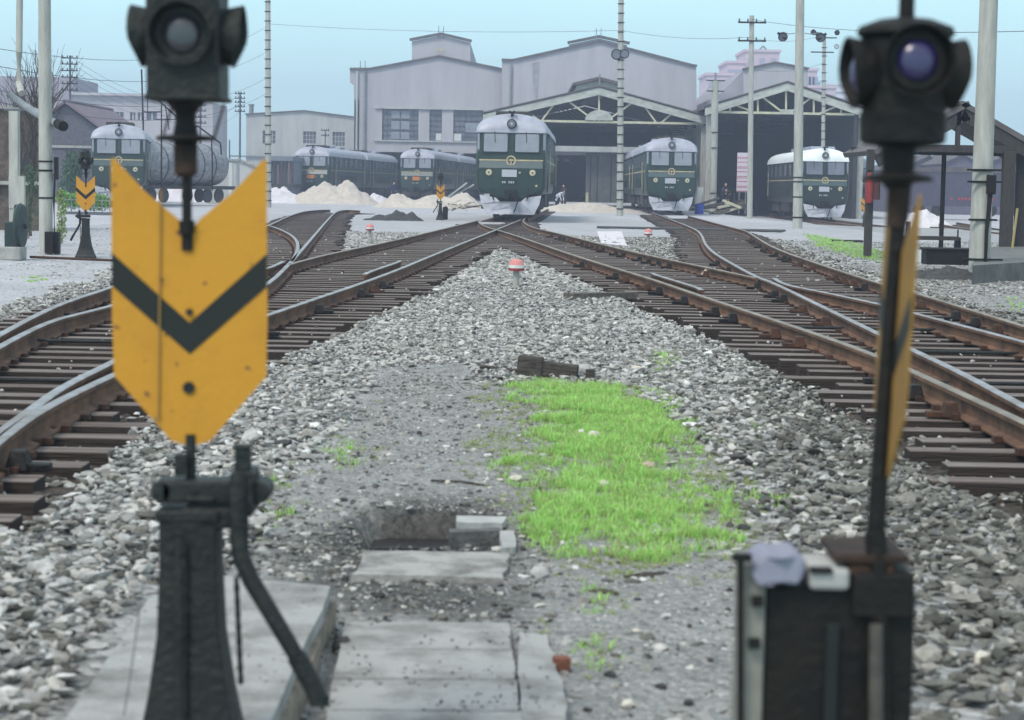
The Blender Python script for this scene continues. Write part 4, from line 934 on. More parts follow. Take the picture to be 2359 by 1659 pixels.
# ================================================================== poles
def conc_pole(label, px0, py0, px1, py1, r0, r1, rungs=None, bands=(), group='concrete poles in the yard', Y=None, z0=0, extra=None):
    if Y is None: b_ = G(px0, py0); Y = b_.y
    b_ = P(px0, py0, Y); b_.z = z0 if z0 is not None else b_.z
    tp_ = P(px1, py1, Y); d = tp_-b_
    t = thing('concrete_pole', label, 'pole', b_, 0, group)
    d2 = Vector((d.x, 0, d.z))
    def at(f): return Vector((d.x*f, 0, d.z*f))
    MB().tube((-d.x*.02, 0, -.25), at(1), r0, r1, 20).build('shaft', CONCP, t, smooth=True)
    def rad(f): return r0+(r1-r0)*f
    if rungs:
        f = rungs[0]
        while f < rungs[1]:
            p = at(f); w_ = rad(f)+rungs[3]; MB().box((p.x, -rad(f)-.01, p.z), (2*w_, .03, .035)).lathe([(rad(f)+.008, -.03), (rad(f)+.008, .03)], 16, p).build('rung', IRON2, t)
            f += rungs[2]
    for pyb, hh in bands:
        f = (P(px0, pyb, Y).z-b_.z)/d.z; p = at(f); MB().lathe([(rad(f)+.012, -hh/2), (rad(f)+.012, hh/2)], 20, p).build('band', IRON2, t)
    t['_d'] = (d.x, d.y, d.z)
    return t, at, d, Y
def disc_lamp(parent, c, r, ax='Y', m1=IRON2, m2=GLASSD, rot=None):
    m = MB().use(m1).lathe([(r*.5, .22), (r*.9, .10), (r, 0), (r*.96, -.03)], 18, (0, 0, 0), 'Y').use(m2).lathe([(r*.8, -.02), (r*.8, -.045)], 16, (0, 0, 0), 'Y')
    o = m.build('floodlight', parent=parent, smooth=True, loc=c)
    if rot: o.rotation_euler = rot
    return o
pA = conc_pole('tall rung pole rising past the sky left of centre, beside the chevron plate', 618, 478, 617, -60, .19, .15, rungs=(.03, 1, .0405, .05))[0]
pB_, atB, dB, YB_ = conc_pole('tall rung pole with two round floodlights in front of the truss shed', 1428, 498, 1431, -60, .185, .14, rungs=(.03, 1, .0385, .05))
f = (P(1430, 126, YB_).z)/dB.z
disc_lamp(pB_, atB(f)+Vector((-.24, -.18, 0)), .30); disc_lamp(pB_, atB(f)+Vector((.20, -.22, .03)), .26)
pC, atC, dC, YC = conc_pole('thick smooth concrete pole in front of the white roofed locomotive', 1837, 527, 1844, -60, .20, .17, bands=((409, .05), (419, .05), (454, .05), (501, .06)))
f = (P(1843, 77, YC).z)/dC.z; p = atC(f)
MB().path([p+Vector((-.2, 0, 0)), p+Vector((-.45, 0, -.03)), p+Vector((-.62, 0, .02)), p+Vector((-.68, 0, -.1))], .018).path([p+Vector((.2, 0, 0)), p+Vector((.5, 0, -.02)), p+Vector((.75, 0, .03)), p+Vector((.85, 0, .05))], .018).build('lamp_arm', PIPE, pC)
for dx, s_ in ((-.68, 1), (.86, -1)):
    disc_lamp(pC, p+Vector((dx, 0, -.16)), .20, rot=(R(30), R(0), 0), m1=IRON2); MB().box(p+Vector((dx+s_*-.05, 0, -.12)), (.42, .10, .10), ry=R(38*s_)).build('lamp_hood', IRON2, pC)
def crossarms(t, at, arms, Y, ins=4):
    for f, w_ in arms:
        p = at(f); MB().box((p.x, -.17, p.z), (w_, .07, .09)).build('crossarm', IRON2, t)
        for k in range(ins):
            x = p.x-w_/2+.07+(w_-.14)*k/(ins-1)
            if abs(x-p.x) > .15: MB().lathe([(.035, 0), (.05, .05), (.03, .10), (.045, .13), (.02, .17)], 8, (x, -.17, p.z+.04)).build('insulator', INSUL, t)
pD, atD, dD, YD = conc_pole('thin pole with two dark crossarms, in front of the notice board', 1727, 503, 1732, 36, .16, .13, group='poles carrying crossarms'); crossarms(pD, atD, ((.965, 1.55), (.875, 1.55)), YD)
pE, atE, dE, YE = conc_pole('rung lamp pole with four round lamps rising behind the white roofed locomotive', 1895, 480, 1899, 78, .15, .12, rungs=(.25, .93, .045, .08), Y=140, z0=-.3, group='poles carrying crossarms')
for f, w_ in ((.978, 1.5), (.90, 1.6)): MB().box((atE(f).x+(.1 if f > .95 else -.15), -.15, atE(f).z), (w_, .06, .08)).build('crossarm', IRON2, pE)
for dx, f, r_ in ((-.78, 1.0, .2), (.86, 1.0, .19), (.84, .925, .17), (-.5, .99, .16)): disc_lamp(pE, atE(f)+Vector((dx, -.15, .08)), r_, m2=IRON2 if f > .95 else PLATEG)
pF, atF, dF, YFp = conc_pole('square pier with crossarm and wall rungs between the two truss sheds', 1642, 474, 1648, 186, .26, .24, Y=141, group='poles carrying crossarms'); 
MB().tube((atF(.8)), atF(1.06), .07).build('top_spike', PIPE, pF)
for f, w_ in ((1.0, 1.3), (.92, 1.2)): MB().box((atF(f).x, -.15, atF(f).z), (w_, .06, .08)).build('crossarm', IRON2, pF)
for py in (305, 341, 445): q = P(1644, py, 141); MB().box((atF(0).x+.1, -.27, q.z-atF(0).z), (.75, .05, .06)).build('rung', IRON2, pF)
pG, atG, dG, YG_ = conc_pole('big foreground concrete pole with black clamped cable box at the right edge', 2255, 643, 2281, -80, .195, .155, bands=((392, .04), (419, .035), (506, .03), (597, .035)))
cb = MB(); 
def pg(px, py): q = P(px, py, YG_); return Vector((q.x, 0, q.z))-Vector((pG.location.x, 0, pG.location.z))
for py, w_ in ((392, .62), (419, .60), (506, .5), (597, .7)): q = pg(2262+ (0 if py < 450 else -4), py); cb.box((q.x, -.2, q.z), (w_, .05, .035))
cb.build('clamp_bar', IRON2, pG, bevel=.006)
q = pg(2276, 415); MB().box((q.x, -.26, q.z-.08), (.16, .10, .34)).build('cable_box', IRON2, pG, bevel=.012)
MB().path([pg(2275, 440)+Vector((0, -.22, 0)), pg(2270, 500)+Vector((0, -.22, 0)), pg(2266, 530)+Vector((0, -.23, 0)), pg(2262, 640)+Vector((0, -.22, 0))], .045, r1=.03).build('cable', IRON2, pG)
pH, atH, dH, YH_ = conc_pole('grey pole with dark base sleeve on the left, beside the small chevron stand', 106, 588, 102, -80, .135, .120, bands=((372, .03), (393, .035), (456, .03)))
def ph2(px, py): q = P(px, py, YH_); return Vector((q.x, 0, q.z))-Vector((pH.location.x, 0, pH.location.z))
MB().box(ph2(117, 558)+Vector((0, -.13, 0)), (.16, .12, .42)).box(ph2(131, 560)+Vector((0, .02, 0)), (.10, .2, .44)).build('base_sleeve', IRON2, pH, bevel=.01)
MB().box(ph2(131, 388)+Vector((0, -.05, 0)), (.07, .1, .44)).build('switch_box', IRON2, pH); MB().path([ph2(126, 412), ph2(124, 470), ph2(126, 545)], .018).build('cable', IRON2, pH)
# telegraph poles with wires
def telegraph(label, px, pyb, pyt, Y, arms, r_=.11, w_=1.5):
    b_ = P(px, pyb, Y); t_ = P(px+1, pyt, Y); t = thing('telegraph_pole', label, 'utility pole', (b_.x, Y, 0), 0, 'distant telegraph poles')
    MB().tube((0, 0, -.2), (0, 0, t_.z), r_, r_*.75, 10).build('shaft', mat('dark_pole', (.10, .10, .11), .9), t, smooth=True)
    for py in arms:
        z = P(px, py, Y).z; MB().box((0, -.12, z), (w_, .06, .08)).build('crossarm', IRON2, t)
        for k in range(4): MB().lathe([(.04, 0), (.05, .1), (.02, .16)], 7, (-w_/2+.1+(w_-.2)*k/3, -.12, z+.04)).build('insulator', INSUL, t)
    return t
telegraph('far telegraph pole with seven crossarms at the left above the stone house', 162, 470, 128, 150, (134, 148, 163, 178, 193, 208), .10, 1.25)
telegraph('telegraph pole with five crossarms between the signal lamp and the low cream workshop', 552, 455, 213, 190, (216, 227, 236, 246, 257), .11, 1.0)
telegraph('telegraph pole half hidden behind the signal lamp neck', 461, 458, 218, 165, (243, 256, 270, 284), .1, 1.0)
telegraph('thin short pole beside the low wall left of the rung pole', 528, 458, 322, 190, (), .09)
telegraph('thin pole in front of the cream workshop windows', 748, 452, 300, 215, (301, 313), .07, .9)
def wire(label, pts, r=.012, sag=0):
    k = 14; P0, P1 = pts; L = [P0.lerp(P1, i/k)-Vector((0, 0, sag*4*(i/k)*(1-i/k))) for i in range(k+1)]
    tag(MB().path(L, r, 5).build('overhead_wire', WIREM), label, 'wire', 'overhead wires')
for i, (py, py2) in enumerate(((134, 188), (148, 199), (163, 210), (178, 221), (193, 232))):
    wire('thin wire sagging from crossarm number %s of the far left telegraph pole to the right' % ('one', 'two', 'three', 'four', 'five')[i], (P(168, py, 150), P(461, py2+50, 165)), .012, .9)
for i, (py, py2) in enumerate(((216, 255), (236, 262), (257, 285))):
    wire(('topmost', 'middle', 'lowest')[i]+' wire between the two telegraph poles left of the cream workshop', (P(461, py+34, 165), P(552, py, 190)), .012, .5)
wire('long wire crossing the sky from the crossarm pole to the right edge', (P(1732, 45, YD), P(2420, 70, 60)), .012, .3)
wire('long wire crossing the sky from the left edge to the rung floodlight pole', (P(617, 55, 121), P(1431, 70, 110)), .010, .25)
wire('long wire from the floodlight pole to the crossarm pole', (P(1431, 70, 110), P(1732, 85, 111)), .010, .25)

for i, (ya, yb) in enumerate(((150, 118), (205, 178), (232, 214), (110, 60))):
    wire('faint slack wire in the left sky, '+('upper middle', 'lower middle', 'lowest', 'highest')[i]+' of the four', (P(-20, ya, 52), P(617, yb, 121)), .009, 1.0)
for i, (ya, yb) in enumerate(((118, 140), (190, 205))):
    wire(('upper', 'lower')[i]+' thin wire between the crossarm pole and the lamp pole with round lamps', (P(1732, ya-30, 111), P(1898, yb-60, 140)), .010, .3)
# pipes at the left edge
tpp = thing('overhead_pipes', 'grey bent pipes coming in from the left edge across the concrete pole', 'pipe', (0, 0, 0))
MB().path([P(20, 215, 41), P(45, 236, 41), P(85, 262, 40.5), P(120, 280, 39.5), P(141, 289, 39)], .075, 12).build('pipe', PIPE, tpp, smooth=True)
MB().path([P(10, 251, 41), P(80, 252, 41), P(120, 266, 40.5)], .04, 10).build('pipe', PIPE, tpp, smooth=True)
MB().path([P(46, -60, 45), P(44, 120, 45), P(43, 190, 45), P(50, 215, 44.6)], .075, 12).build('pipe', CONCP, tpp, smooth=True)
MB().tube(P(134, 285, 39.2), P(146, 291, 38.8), .10).build('pipe_end', IRON2, tpp)
# green machine with wheel at left edge
tm = thing('hand_winch', 'dark green machine with a big wheel at the left edge beside the pole', 'machine', G(45, 598))
MB().lathe([(.10, -.07), (.40, -.05), (.43, 0), (.40, .05), (.1, .07)], 24, (.02, 0, .62), 'X').build('wheel', GREENM, tm, smooth=True)
MB().box((-.12, 0, .35), (.25, .3, .7)).tube((-.25, 0, .62), (.15, 0, .62), .05).build('frame', GREENM, tm, bevel=.02); MB().box((-.1, -.1, .12), (.4, .5, .24)).build('base', CONC, tm, bevel=.02)
MB().tube((-.1, 0, .7), (-.05, 0, .95), .03).ell((-.05, 0, .97), (.05, .05, .05)).build('handle', IRON2, tm)
# ================================================================== canopy shed at right
YCN = 47
tc_ = thing('canopy', 'dark open sided canopy with pitched roof and timber posts at the right edge', 'canopy', (0, 0, 0))
cp_ = [P(2212, 243, YCN), P(2500, 415, YCN), P(1925, 405, YCN)]
zb_ = P(2100, 342, YCN).z
ap = P(2212, 243, YCN); ri = P(2420, 363, YCN); sl = (ri.z-ap.z)/(ri.x-ap.x)
le = Vector((P(2025, 0, YCN).x, YCN, ap.z+sl*(ap.x-P(2025, 0, YCN).x)))
TIMB = mat('dark_timber', (.035, .032, .032), .85, (.06, .055, .05), 6, .4, stretch=(6, 6, 1))
for e_ in (ri, le):
    d = Vector((e_.x-ap.x, 0, e_.z-ap.z)); L = d.length; mid = (e_+ap)/2
    MB().box((mid.x, YCN+1.6, mid.z-.02), (L+.2, 4.4, .12), ry=-math.atan2(d.z, d.x)).build('roof_slope', ROOFD, tc_)
    MB().box((mid.x, YCN-.5, mid.z-.22), (L+.1, .12, .34), ry=-math.atan2(d.z, d.x)).build('rafter', TIMB, tc_)
MB().box(((le.x+ri.x)/2, YCN-.5, zb_), (ri.x-le.x, .14, .17)).box(((le.x+ri.x)/2, YCN+3.2, zb_), (ri.x-le.x, .14, .17)).build('tie_beam', TIMB, tc_)
MB().box((P(2207, 0, YCN).x, YCN-.5, (zb_+ap.z)/2), (.10, .12, ap.z-zb_)).build('king_post', TIMB, tc_)
for px, pyb, w_, Yp in ((2002, 598, .17, YCN-.5), (2320, 600, .26, YCN-.5), (2350, 585, .22, YCN-.1), (2420, 600, .2, YCN-.5)):
    q = P(px, 470, Yp); MB().box((q.x, Yp, zb_/2-.1), (w_, w_, zb_+.1)).build('post', TIMB, tc_, bevel=.01)
q = P(2171, 470, YCN); MB().tube((q.x, YCN, 0), (q.x, YCN, zb_), .055).build('pipe_post', IRON2, tc_)
q = P(2003, 433, YCN-.75); fe = thing('fire_extinguisher', 'red canister hanging on the canopy post beside the black signal rod', 'extinguisher', (q.x, YCN-.72, q.z))
MB().lathe([(.02, .36), (.05, .34), (.085, .26), (.09, .2), (.09, -.30), (.08, -.34), (.03, -.36)], 18).build('cylinder', REDP, fe, smooth=True); MB().lathe([(.1, -.25), (.1, .2)], 12, (.16, .02, -.02)).build('cover', mat('dark_maroon', (.08, .03, .03), .7), fe); MB().box((0, -.02, .39), (.12, .03, .04)).build('valve', IRON2, fe)
tt = thing('water_trough', 'black metal trough on legs under the canopy left of the big pole', 'trough', G(2180, 622), R(2))
MB().box((0, 0, .26), (.92, .5, .30)).box((0, 0, .42), (1.0, .58, .04)).build('tub', IRON2, tt, bevel=.02); MB().box((-.75, .2, .5), (.08, .08, .9)).box((-.3, .5, .62), (1.3, .1, .08)).build('rail', TIMB, tt)
tag(MB().box((0, 0, .13), (.16, .3, .28)).build('box', WHITEP, loc=G(2110, 605)), 'small white box standing at the foot of the yellow edge-on plate beside the trough', 'box')
tag(MB().slab([G(2240, 612, .32)+Vector((0, 0, 0)), G(2420, 600, .32), G(2420, 560, .32), G(2255, 572, .32)], .34).build('platform_kerb', mat('dirty_kerb', (.17, .175, .165), .9, (.10, .10, .095), 3, .4)), 'low concrete platform edge running right behind the big concrete pole', 'platform')
pk = thing('iron_post_pair', 'stubby black post and short white marker behind the trough', 'marker', G(2150+55, 585))
MB().tube((0, 0, 0), (0, 0, .42), .10, .08).tube((0, 0, .42), (0, 0, .62), .02).build('post', IRON2, pk); MB().box((.38, .1, .16), (.13, .1, .4)).build('marker', WHITEP, pk)
ph_ = MB().path([P(2344, 480, 45), P(2336, 540, 45), P(2330, 590, 45)], .03).build('hose', mat('faded_yellow', (.35, .28, .12), .8)); tag(ph_, 'faded yellow hose hanging by the right hand canopy posts', 'hose')

# right background: dim hazy sheds, wagon with red marks, white heap
def dim_shed(label, pk, l, r_, Y, m, base=None):
    t = thing('distant_shed', label, 'shed', (0, 0, 0), 0, 'dim sheds beyond the canopy')
    a, b_, c = P(*l, Y), P(*pk, Y), P(*r_, Y); z = (a.z+c.z)/2
    MB().prism([(a.x, -.6), (c.x, -.6), (c.x, z), (b_.x, b_.z), (a.x, z)], 20, (0, Y, 0)).build('wall', m, t)
    for s0, s1 in (((a.x, z), (b_.x, b_.z)), ((b_.x, b_.z), (c.x, z))):
        L = math.hypot(s1[0]-s0[0], s1[1]-s0[1]); MB().box(((s0[0]+s1[0])/2, Y+10, (s0[1]+s1[1])/2+.1), (L+.2, 20.6, .12), ry=-math.atan2(s1[1]-s0[1], s1[0]-s0[0])).build('roof_slope', ROOFD, t)
    return t
dims = mat('dim_wall', (.14, .125, .17), .9, (.10, .095, .13), 1.2, stretch=(3, 3, .4))
dim_shed('dim purple gabled shed seen under the canopy beam beside the thin pipe post', (2215, 358), (2170, 380), (2262, 382), 190, dims)
dim_shed('low dim shed seen between signal rod and pipe post', (2140, 361), (2075, 395), (2180, 392), 200, dims)
dim_shed('dim shed at the right edge behind the posts', (2330, 355), (2255, 385), (2450, 392), 195, dims)
bx_ = thing('goods_wagon', 'dark covered goods wagon with faint red lettering behind the pipe post', 'wagon', (P(2215, 470, 150).x, 150, -.1), R(2))
MB().box((0, 0, 2.0), (9.5, 2.6, 2.5)).build('body', mat('wagon_dark', (.06, .055, .085), .85, (.09, .085, .12), 2, stretch=(5, 1, 1)), bx_); MB().prism([(-4.8, 0), (4.8, 0), (4.8, .25), (0, .42), (-4.8, .25)], 2.7, (0, -1.35, 3.25)).build('roof', ROOFD, bx_)
rm = MB(); rx = random.Random(4)
for x in (-.2, .35, .6, .85, 1.15, 1.6, 1.85, 2.1, 2.4, 2.85, 5.1-.6): 
    if x < 4: rm.box((x-.9, -1.33, 1.35), (.16, .03, .05)).box((x-.94, -1.33, 1.30), (.04, .03, .18)).box((x-.86, -1.33, 1.25), (.05, .03, .12))
rm.build('lettering', mat('red_lettering', (.55, .06, .08), .6), bx_)
for d_ in (-3.4, -2, 2, 3.4): MB().lathe([(.1, -.08), (.45, -.06), (.45, .06), (.1, .08)], 18, (d_, -.8, .45), 'Y').build('wheel', BOGIE, bx_)
# ================================================================== heaps (height-field mounds)
def mound(name, label, cx, cy, rx_, ry_, h, m, seed, cat='sand heap', group=None, lump=.45, n=60, z0=0, peaks=None):
    mb = MB(); rnd = random.Random(seed); pk = peaks or [(0, 0, 1, 1)]
    for j in range(n+1):
        for i in range(n+1):
            u, v = -1+2*i/n, -1+2*j/n; hh = 0
            for (a, b_, c, s_) in pk: hh = max(hh, c*max(0, 1-(math.hypot((u-a)/s_, (v-b_)/s_))**1.15))
            x, y_ = cx+u*rx_, cy+v*ry_; nn = noise.fractal(Vector((x*.9+seed, y_*.9, seed)), 1, 2, 4)
            nf = noise.fractal(Vector((x*4+seed, y_*4, seed)), 1, 2, 3)
            e = max(0, 1-max(abs(u), abs(v))**4)
            mb.v.append((x, y_, z0-.12+(hh*h*(1+lump*.8*nn+.05*nf)+.12+.07*nf)*e))
    for j in range(n):
        for i in range(n): mb.f.append((j*(n+1)+i, j*(n+1)+i+1, (j+1)*(n+1)+i+1, (j+1)*(n+1)+i)); mb.m.append(0)
    mb.mats = [m]; o = mb.build(name, parent=None, smooth=False); me = o.data; me.polygons.foreach_set('use_smooth', [True]*len(me.polygons))
    return tag(o, label, cat, group)
def wx(px, Y): return P(px, 470, Y).x
gh = 'sand heaps between the tracks'
mound('sand_heap', 'white sand heap right behind the rung pole beside the chevron plate', wx(622, 150), 150, 3.8, 3.5, 1.25, SANDW, 1, group=gh)
mound('sand_heap', 'white heap glimpsed in the notch of the yellow chevron plate', wx(425, 150), 150, 3.0, 3, 1.5, SANDW, 2, group=gh)
mound('sand_heap', 'largest beige sand heap in front of the hazy locomotive with orange plate', wx(765, 150), 150, 4.3, 4, 1.6, SAND, 3, group=gh, peaks=[(-.12, 0, .95, .8), (.28, 0, 1, .62), (-.5, 0, .45, .5)])
mound('sand_heap', 'small low white heap between the two hazy locomotives', wx(862, 158), 158, 1.9, 2.5, .75, SANDW, 4, group=gh)
mound('sand_heap', 'long low beige heap behind the small distant chevron stand', wx(985, 135), 135, 4.3, 4, 1.15, SAND, 5, group=gh, peaks=[(-.45, 0, .85, .5), (.1, 0, .85, .55), (.6, 0, 1, .45)], lump=.4)
mound('sand_heap', 'flat pale heap spreading at the shed mouth right of the central locomotive', wx(1345, 128), 128, 4.8, 5, .55, SAND, 6, group=gh, peaks=[(0, 0, 1, .95), (.2, 0, .9, .6)], lump=.3)
mound('sand_heap', 'white lime heap on the right between signal rod and pipe post', wx(2132, 100), 100, 1.7, 2.5, 1.0, SANDW, 7, group=gh, z0=-.25)
mound('rubbish_heap', 'dark pile of clinker and scrap left of the small distant chevron stand', G(905, 508).x, G(905, 508).y, 1.6, 1.6, .42, COALM, 8, 'debris pile', peaks=[(-.4, 0, .6, .5), (.1, 0, 1, .5), (.5, 0, .8, .4)], lump=.7)
mound('spoil_heap', 'low dark earth bank at the foot of the big right hand pole', G(2190, 640).x, G(2190, 640).y, 1.3, 1.2, .16, COALM, 9, 'earth', lump=.6)
# planks and scrap by the central locomotive
pl_ = thing('scrap_pile', 'pale planks and bent scrap lying on the heap left of the central locomotive', 'scrap', G(1070, 492)); rs = random.Random(9)
for i in range(11): MB().box((rs.uniform(-1, .6), rs.uniform(-1, 1), .25+rs.random()*.3), (rs.uniform(.8, 1.8), .12, .05), rz=rs.uniform(-.5, .5), ry=rs.uniform(-.5, .3)).build('plank', WHST if i % 3 else COALM, pl_)
sl_ = MB().box((0, 0, 0), (2.2, .3, .12), ry=R(-38)).box((.5, .4, .05), (2.0, .25, .1), ry=R(-30)).build('leaning_board', mat('pale_board', (.42, .45, .42), .9, (.3, .32, .31), 4), loc=P(1048, 442, 145)); tag(sl_, 'pale boards leaning up behind the small distant chevron stand', 'boards')
tp2 = thing('timber_pile', 'messy pile of old beams and sacks beside the square pier', 'timber pile', (wx(1662, 128), 128, 0))
for i in range(16): MB().box((rs.uniform(-1.4, 1.6), rs.uniform(-1, 1), .15+rs.random()*.6), (rs.uniform(1.0, 2.4), .18, .14), rz=rs.uniform(-.6, .6), ry=rs.uniform(-.35, .35)).build('beam', (WOODG, COALM, TRUSS)[i % 3], tp2)
dr = thing('blue_drum', 'bright blue drum beside the timber pile', 'drum', (wx(1611, 126), 126, .0)); MB().lathe([(.27, 0), (.28, .02), (.28, .3), (.29, .31), (.28, .32), (.28, .62), (.27, .64)], 20).build('barrel', BLUEB, dr, smooth=True); MB().lathe([(.26, .64), (.25, .66)], 20).build('lid', BLUEB, dr)
tag(MB().prism([(-.2, 0), (.12, 0), (.30, 1.0), (.28, 1.15), (-.08, 1.15), (-.12, .6)], .06).build('white_board', WHITEP, loc=(wx(1609, 131), 131, .55)), 'pale blue white board propped right of the locomotive at the truss shed', 'board')
# notice board
nbd = thing('notice_board', 'white notice board with rows of red characters on two legs', 'sign', (wx(1712, 142), 142, -.1))
zt_ = P(1712, 352, 142).z+.1; zb2 = P(1712, 441, 142).z+.1
MB().use(mat('board_white', (.62, .56, .64), .8)).box((0, 0, (zt_+zb2)/2), (1.0, .08, zt_-zb2)).build('panel', parent=nbd)
rm = MB(); rx = random.Random(8)
for row in range(4):
    zc = zb2+(zt_-zb2)*(.12+.25*row)
    for x in np.arange(-.42, .43, .14):
        rm.box((x, -.05, zc+.05), (.10, .02, .025)).box((x, -.05, zc-.05), (.09, .02, .02)).box((x+rx.uniform(-.03, .03), -.05, zc), (.022, .02, .14))
    rm.box((0, -.05, zb2+(zt_-zb2)*(.0+.25*row)+.03), (1.0, .015, .03))
rm.build('lettering', mat('red_lettering', (.55, .06, .08), .6), nbd)
for x in (-.3, .15): MB().box((x, 0, zb2/2), (.07, .07, zb2)).build('leg', PIPE, nbd)
MB().box((0, 0, zb2-.03), (1.0, .1, .06)).build('frame', PIPE, nbd)
# tank wagon and others near the far left locomotive
tw = thing('tank_wagon', 'silver grey streaked tank wagon right of the far left locomotive', 'wagon', (wx(405, 124), 124, ZR), R(8))
MB().lathe([(.3, -4.3), (.9, -4.2), (1.25, -3.8), (1.32, -3.3), (1.32, 3.3), (1.25, 3.8), (.9, 4.2), (.3, 4.3)], 28, (0, 0, 2.35), 'X').build('tank', TANKS, tw, smooth=True)
for i in range(0, 0): pass
# shorten: the tank runs along the track
tw.rotation_euler.z = R(62)
for x in (-2.4, -1.2, 0, 1.2, 2.4): MB().lathe([(1.335, -.05), (1.335, .05)], 28, (x, 0, 2.35), 'X').build('strap', BOGIE, tw)
MB().lathe([(.4, 3.6), (.42, 3.95), (.3, 4.0)], 16).build('dome', TANKS, tw); MB().box((0, 0, .95), (9.4, 2.2, .22)).build('underframe', BOGIE, tw)
for x in (-3.4, -2.2, 2.2, 3.4):
    for y_ in (-.77, .77): MB().lathe([(.1, -.07), (.45, -.06), (.45, .06), (.1, .07)], 18, (x, y_, .45), 'Y').build('wheel', BOGIE, tw)
sw = thing('stake_wagon', 'dark stake wagon with pinkish load between rung pole and hazy locomotive', 'wagon', (wx(648, 166), 166, ZR), -.08)
MB().box((0, 3, 1.1), (2.6, 9, .25)).build('floor', BOGIE, sw)
for i in range(9): MB().box((-1.2+.3*i, -1.4, 2.0), (.14, .12, rs.uniform(1.6, 2.4))).build('stake', (TIMB, mat('dusty_pink', (.16, .10, .10), .9), BOGIE)[i % 3], sw)
MB().box((0, 1, 3.3), (2.5, 5, .35)).box((0, 1.5, 1.6), (2.3, 5, 3.2)).build('load', mat('blue_grey_load', (.16, .18, .22), .9), sw)
# pale hut, low wall, pipe gantry
hu = thing('concrete_hut', 'small pale concrete kiosk just left of the tall rung pole', 'hut', (wx(512, 135), 135, 0))
MB().box((0, .8, 1.45), (1.9, 1.6, 2.95)).build('wall', RENDERL, hu, bevel=.02); MB().box((0, .8, 2.98), (2.1, 1.8, .14)).build('roof', CONC, hu); MB().box((.55, -.02, 1.5), (.25, .06, 2.6)).build('pilaster', WHITEP, hu)
wl_ = thing('low_wall', 'cream sloping topped wall between the kiosk and the rung pole', 'wall', (0, 0, 0))
a, b_ = P(548, 368, 150), P(606, 392, 150); MB().prism([(a.x, 0), (b_.x, 0), (b_.x, b_.z), (a.x, a.z)], .4, (0, 150, 0)).build('panel', RENDERL, wl_); MB().box(((a.x+b_.x)/2, 150.1, (a.z+b_.z)/2+.06), ((b_-a).length, .6, .12), ry=-math.atan2(b_.z-a.z, b_.x-a.x)).build('coping', CONC, wl_)
gn = thing('pipe_gantry', 'thin black pipe frame with ladder and rails, behind the black lamp above the tank wagon', 'gantry', (0, 0, 0)); Yn = 118
def pn(x, y_): return P(x, y_, Yn)
for a, b_, r_ in (((326, 160), (330, 288), .05), ((330, 258), (372, 258), .04), ((340, 210), (340, 258), .03), ((340, 210), (352, 212), .03), ((372, 235), (372, 300), .04), ((366, 232), (440, 300), .05), ((455, 290), (508, 330), .05), ((508, 330), (510, 356), .05), ((487, 322), (489, 360), .04), ((360, 275), (420, 275), .03), ((380, 240), (390, 300), .03), ((440, 300), (440, 440), .06), ((372, 300), (372, 440), .05), ((330, 288), (330, 440), .045), ((489, 355), (489, 440), .04), ((455, 290), (440, 300), .05)):
    MB().tube(pn(*a), pn(*b_), r_, n=8).build('pipe', IRON2, gn)

# ================================================================== vegetation
def leaf_mat(name, c1, c2):
    m = bpy.data.materials.new(name); m.use_nodes = True; n = m.node_tree; b = n.nodes['Principled BSDF']; g = n.nodes.new('ShaderNodeNewGeometry'); r = n.nodes.new('ShaderNodeValToRGB')
    r.color_ramp.elements[0].color = (*c1, 1); r.color_ramp.elements[1].color = (*c2, 1); n.links.new(g.outputs['Random Per Island'], r.inputs[0]); n.links.new(r.outputs[0], b.inputs['Base Color']); b.inputs['Roughness'].default_value = .6; return m
LEAF = leaf_mat('hedge_leaf', (.05, .16, .03), (.22, .42, .08)); LEAFD = leaf_mat('dark_leaf', (.02, .06, .03), (.05, .12, .05))
def leaves(name, parent, boxes, n, s, m, seed):
    rnd = random.Random(seed); mb = MB()
    for _ in range(n):
        c, r_ = boxes[rnd.randrange(len(boxes))]; d = Vector((rnd.gauss(0, 1), rnd.gauss(0, 1), rnd.gauss(0, 1))).normalized()*rnd.random()**.4
        p = Vector(c)+Vector((d.x*r_[0], d.y*r_[1], d.z*r_[2])); q = Euler((rnd.uniform(0, 6), rnd.uniform(0, 6), rnd.uniform(0, 6))).to_matrix(); k = s*rnd.uniform(.6, 1.4)
        mb.add([p+q@Vector(v) for v in ((-k, 0, 0), (0, -k*.5, 0), (k, 0, 0), (0, k*.5, 0))], [(0, 1, 2, 3)])
    return mb.build(name, m, parent)
def stem(parent, pts, r_=.03): return MB().path(pts, r_, 6, r_*.5).build('stem', BARK, parent)
hd_ = thing('hedge', 'bright green hedge bushes in the low fenced bed beside the small chevron stand', 'hedge', (wx(195, 88), 88, 0))
leaves('foliage', hd_, [((x, rs.uniform(-.3, .3), .45+rs.uniform(0, .25)), (.35, .4, .38)) for x in np.arange(-.95, 1.0, .22)], 2600, .06, LEAF, 1); stem(hd_, [(0, 0, 0), (0, 0, .5)])
fn = thing('bed_fence', 'low thin rail fence round the green hedge', 'fence', (wx(195, 86), 86, 0))
MB().tube((-.9, 0, .62), (1.1, 0, .62), .02, n=6).tube((-.9, 0, .3), (1.1, 0, .3), .02, n=6).build('rail', PIPE, fn)
for x in np.arange(-.9, 1.15, .33): MB().tube((x, 0, 0), (x, 0, .66), .02, n=6).build('post', PIPE, fn)
MB().box((.1, 0, .05), (2.2, .25, .14)).build('kerb', mat('dark_kerb', (.10, .11, .13), .9), fn)
